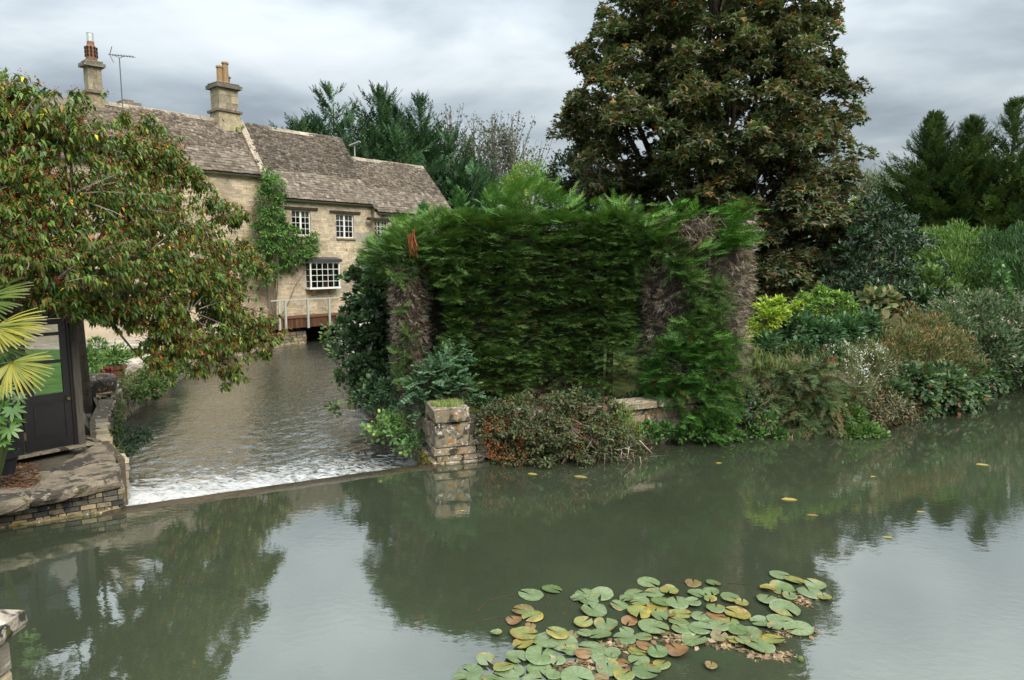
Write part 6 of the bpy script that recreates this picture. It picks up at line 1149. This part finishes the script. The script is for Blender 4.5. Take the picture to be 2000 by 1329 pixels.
# ------------------------------------------------------------------ water lilies
def pad_mesh(seed, base, edge, blotch, sectors):
    r = np.random.default_rng(seed); n_ = 22; v = [(0, 0, 0)]; C = [np.array(base) * .8]; f = []
    hot = r.uniform(0, 6.28, 3)
    for ring, (rad, zz) in enumerate(((.35, .010), (.72, .012), (.93, .006), (1.0, .012 if seed % 2 else -.006))):
        for i in range(n_):
            a = .16 + (2 * math.pi - .32) * i / (n_ - 1); w = 1 + .035 * math.sin(a * 3 + seed) + .02 * math.sin(a * 7 + seed * 2) + (r.normal(0, .012) if ring == 3 else 0)
            rr = .5 * rad * w; 
            if i in (0, n_ - 1): rr *= 1.0
            v.append((rr * math.cos(a), rr * math.sin(a) * .94, zz + .012 * rad * math.sin(a * 2 + seed) + (.07 * (rad ** 4) * max(0, math.sin(a * (1.0 + seed % 2) + seed * 1.7)) if seed % 3 != 1 else 0)))
            near = max(0, max(math.cos(a - h) for h in hot[:sectors])) if sectors else 0; k = (near ** 3) * max(0, rad - .3) * 1.4 + (.5 if (ring == 3 and sectors) else .12 if ring == 3 else 0) * r.uniform(.3, 1); k = min(1, k)
            C.append(np.array(base) * (1 + .22 * ((i % 2) - .5)) * (1 - k) + np.array(edge if r.random() < .6 else blotch) * k)
    for i in range(n_ - 1):
        f.append((0, 1 + i, 2 + i))
        for q in range(3): k = 1 + q * n_ + i; f.append((k, k + n_, k + n_ + 1, k + 1))
    me = raw_mesh('lily_pad', v, f, np.array(C)); me.polygons.foreach_set('use_smooth', np.ones(len(me.polygons), dtype=bool)); me.materials.append(PADM); return me
G0 = (.120, .165, .070); G1 = (.140, .185, .085); G2 = (.10, .145, .055); YY = (.27, .22, .05); YB = (.19, .105, .04); BW = (.12, .06, .028)
PADS = {'g': [pad_mesh(i, (G0, G1, G2)[i % 3], (.22, .22, .08), (.16, .12, .05), 0) for i in range(5)], 'e': [pad_mesh(10 + i, (G0, G1, G2)[i % 3], YY, YB, 1 + i % 2) for i in range(6)], 'y': [pad_mesh(20 + i, ((.16, .18, .055), (.21, .19, .05), (.15, .18, .06))[i % 3], YY if i % 2 else (.33, .24, .035), YB, 3) for i in range(4)], 'b': [pad_mesh(30 + i, ((.17, .13, .05), (.14, .14, .05), (.21, .12, .05))[i % 3], BW, YB, 3) for i in range(3)]}
LP = """432,200,125g 532,172,105g 395,272,105b 440,300,120y 350,320,80b 265,378,60e 400,385,140y 395,432,108y 560,382,105y 692,195,112g 765,198,130e 655,215,68g 705,228,92g 730,273,130g 680,330,92y 790,342,125e 690,380,74g 758,387,125g 632,392,72b 855,252,95e 900,325,85b 888,372,80g 880,407,105g 968,398,88e 1015,350,142g 1043,300,92g 948,280,130y 1030,262,100y 948,230,102e 930,195,112g 885,215,72g 1020,190,102e 1055,232,112g 1130,235,112g 1205,233,86g 1090,178,96y 992,140,112g 1205,145,80b 1300,142,72e 1220,193,88g 1290,182,76g 1285,215,70y 1312,262,96e 1380,210,86e 1435,238,76y 1415,290,122y 1310,300,90b 1145,290,112y 1235,298,82g 1135,325,100e 1150,360,96e 1235,360,112g 1330,345,122g 1415,365,102g 1470,385,122e 1208,415,140g 1530,330,112g 1620,325,130g 1705,360,136g 1520,440,160g 1582,410,112y 1640,262,160e 1555,217,96g 1625,170,130e 1690,130,104y 1615,105,88g 1785,150,106e 1760,187,116g 1830,210,72y 1665,205,72e 1125,460,112b 1035,470,108g 940,470,92y 945,510,116g 1055,530,98y 980,562,130e 875,580,106y 800,545,132e 780,490,140g 725,455,150g 820,475,92g 730,505,82y 590,430,150g 510,415,142g 620,465,92e 480,490,172g 360,495,106g 560,510,84g 215,505,100e 300,540,104y 355,560,112g 470,560,132g 140,570,122g 310,597,132g 540,580,92g 650,592,152g 440,602,104g 240,600,90e 90,590,70g 560,605,100g 760,600,90b 180,620,120g 400,640,130g 600,650,140e 850,640,120g 1290,535,70b 1560,165,70y 1440,415,80e 1380,330,90y 1275,330,80g 1090,290,70b 1060,380,70b 970,440,80b 1330,395,90b 1400,415,70y 1590,350,70e 680,480,90b 860,520,80b 430,350,60b"""
pads = []
for q in LP.split():
    a, b_, c_ = q.split(','); pads.append((860 + float(a) / 2.439, 1080 + float(b_) / 2.439, float(c_[:-1]) / 2.439, c_[-1]))
lroots = []
def lily(label, cx, cy): c_ = G(cx, cy, 0); return thing('water_lily', label, 'water lily', (c_[0], c_[1], 0))
lroots = [lily('large raft of green and yellowing water lily pads on the river', 1300, 1240), lily('small loose group of lily pads with long dark stems, left of the raft', 1040, 1190), lily('small tight patch of lily pads at the far right end of the raft', 1560, 1145)]
def droot(px, py): return 1 if (px < 1072 and py < 1245) else 2 if (px > 1475 and py < 1196) else 0
allz = 0
for i, (px, py, w, kd) in enumerate(pads):
    r_ = lroots[droot(px, py)]; z = .008 + .004 * (i % 9); c_ = G(px, py, z); d_ = w * c_[1] / F * rng.uniform(.98, 1.16); o = bpy.data.objects.new('lily_pad', PADS[kd][rng.integers(len(PADS[kd]))]); COL.objects.link(o); o.parent = r_
    tl = .02 if kd == 'g' else .05
    o.location = Vector(c_) - r_.location; o.scale = (d_, d_ * rng.uniform(.9, 1.02), d_ * 1.1); o.rotation_euler = (rng.normal(0, tl), rng.normal(0, tl), rng.uniform(0, 6.28))
for (a, b_, c_, d_), ri in (((925, 1200, 960, 1172), 1), ((960, 1172, 1012, 1164), 1), ((905, 1228, 950, 1212), 1), ((950, 1212, 985, 1208), 1), ((1065, 1185, 1072, 1162), 1), ((1088, 1190, 1120, 1172), 0), ((1100, 1200, 1130, 1178), 0), ((1205, 1168, 1250, 1145), 0), ((1288, 1134, 1340, 1140), 0), ((1465, 1158, 1500, 1166), 2), ((1420, 1140, 1500, 1148), 2)):
    p0, p1 = G(a, b_, 0), G(c_, d_, 0); t = np.linspace(0, 1, 6)[:, None]; pts = p0 * (1 - t) + p1 * t + np.array([0, 0, 1]) * (.004 * t - .002) + np.array([0, .03, 0]) * np.sin(t * 3); m = MB(); m.tube(pts - np.array(lroots[ri].location), .010, (.045, .035, .02), 5); m.build('stem', BARK, lroots[ri])
lb_ = thing('lily_bud', 'small green lily bud standing just clear of the raft', 'flower bud', tuple(G(1563, 1292, 0))); m = MB(); m.lathe([(.012, -.03), (.03, .01), (.034, .03), (.02, .05), (.004, .055)], (.12, .17, .04), 10); m.build('bud', LEAF, lb_, smooth=True); m = MB(); m.tube([(0, 0, -.02), (-.10, -.01, -.005), (-.2, .02, -.02)], .008, (.06, .07, .02), 5); m.build('stem', BARK, lb_)
n = 700; sel = [(1440, 1255, 70, 14), (1200, 1262, 60, 12), (1130, 1300, 70, 12), (1560, 1170, 30, 12), (1330, 1250, 60, 14), (1560, 1235, 40, 8), (1500, 1280, 50, 8)]; pts = []
for cx, cy, sx, sy in sel: pts.append(np.array([G(cx + rng.normal(0, sx * .5), cy + rng.normal(0, sy * .5), .006) for _ in range(n // len(sel))]))
q = np.vstack(pts); k = len(q); q[:, 2] = rng.uniform(.002, .012, k)
leaves('floating_litter', q, nz(rnd(k) * [1, 1, .12]), nz(rnd(k) * .4 + [0, 0, 1]), rng.uniform(.03, .11, k), LEAF2, palette(k, [(.16, .105, .06), (.24, .185, .12), (.10, .065, .035), (.20, .14, .08)]), LEAF, None); tagl('floating_litter', 'brown dead leaf litter floating between the lily pads', 'leaf litter')
v, f = OVAL; FL = []
for cc in ((.40, .31, .07), (.30, .24, .08), (.26, .15, .06)): me = raw_mesh('leaf', v, [tuple(q) for q in f], np.array(cc)); me.materials.append(LEAF); FL.append(me)
for (px, py, w, k, lb) in ((1525, 975, 34, 0, 'largest yellow leaf floating on the open river'), (1575, 1006, 24, 2, 'brown leaf floating just below the large yellow leaf'), (1905, 907, 26, 0, 'yellow leaf floating near the right bank'), (1030, 925, 22, 0, 'yellow leaf floating below the cotoneaster'), (1120, 930, 30, 1, 'tan leaf floating right below the cotoneaster'), (898, 998, 12, 0, 'tiny leaf floating alone below the stone pier'), (1722, 1049, 24, 1, 'pale leaf adrift where sky is mirrored at right'), (1790, 1000, 20, 1, 'pale leaf adrift higher in the mirrored sky'), (1700, 932, 16, 1, 'small pale leaf in the dark reflection at right'), (1398, 905, 14, 0, 'small yellow leaf in the dark water below the hedge skirt')):
    c_ = G(px, py, .006); o = bpy.data.objects.new('floating_leaf', FL[k]); COL.objects.link(o); o.location = c_; s_ = w * c_[1] / F; o.scale = (s_, s_ * .8, s_ * .4); o.rotation_euler = (0, 0, rng.uniform(-.4, .4)); o['label'] = lb; o['category'] = 'leaf'; o['kind'] = 'thing'; o['group'] = 'leaves floating on the river'
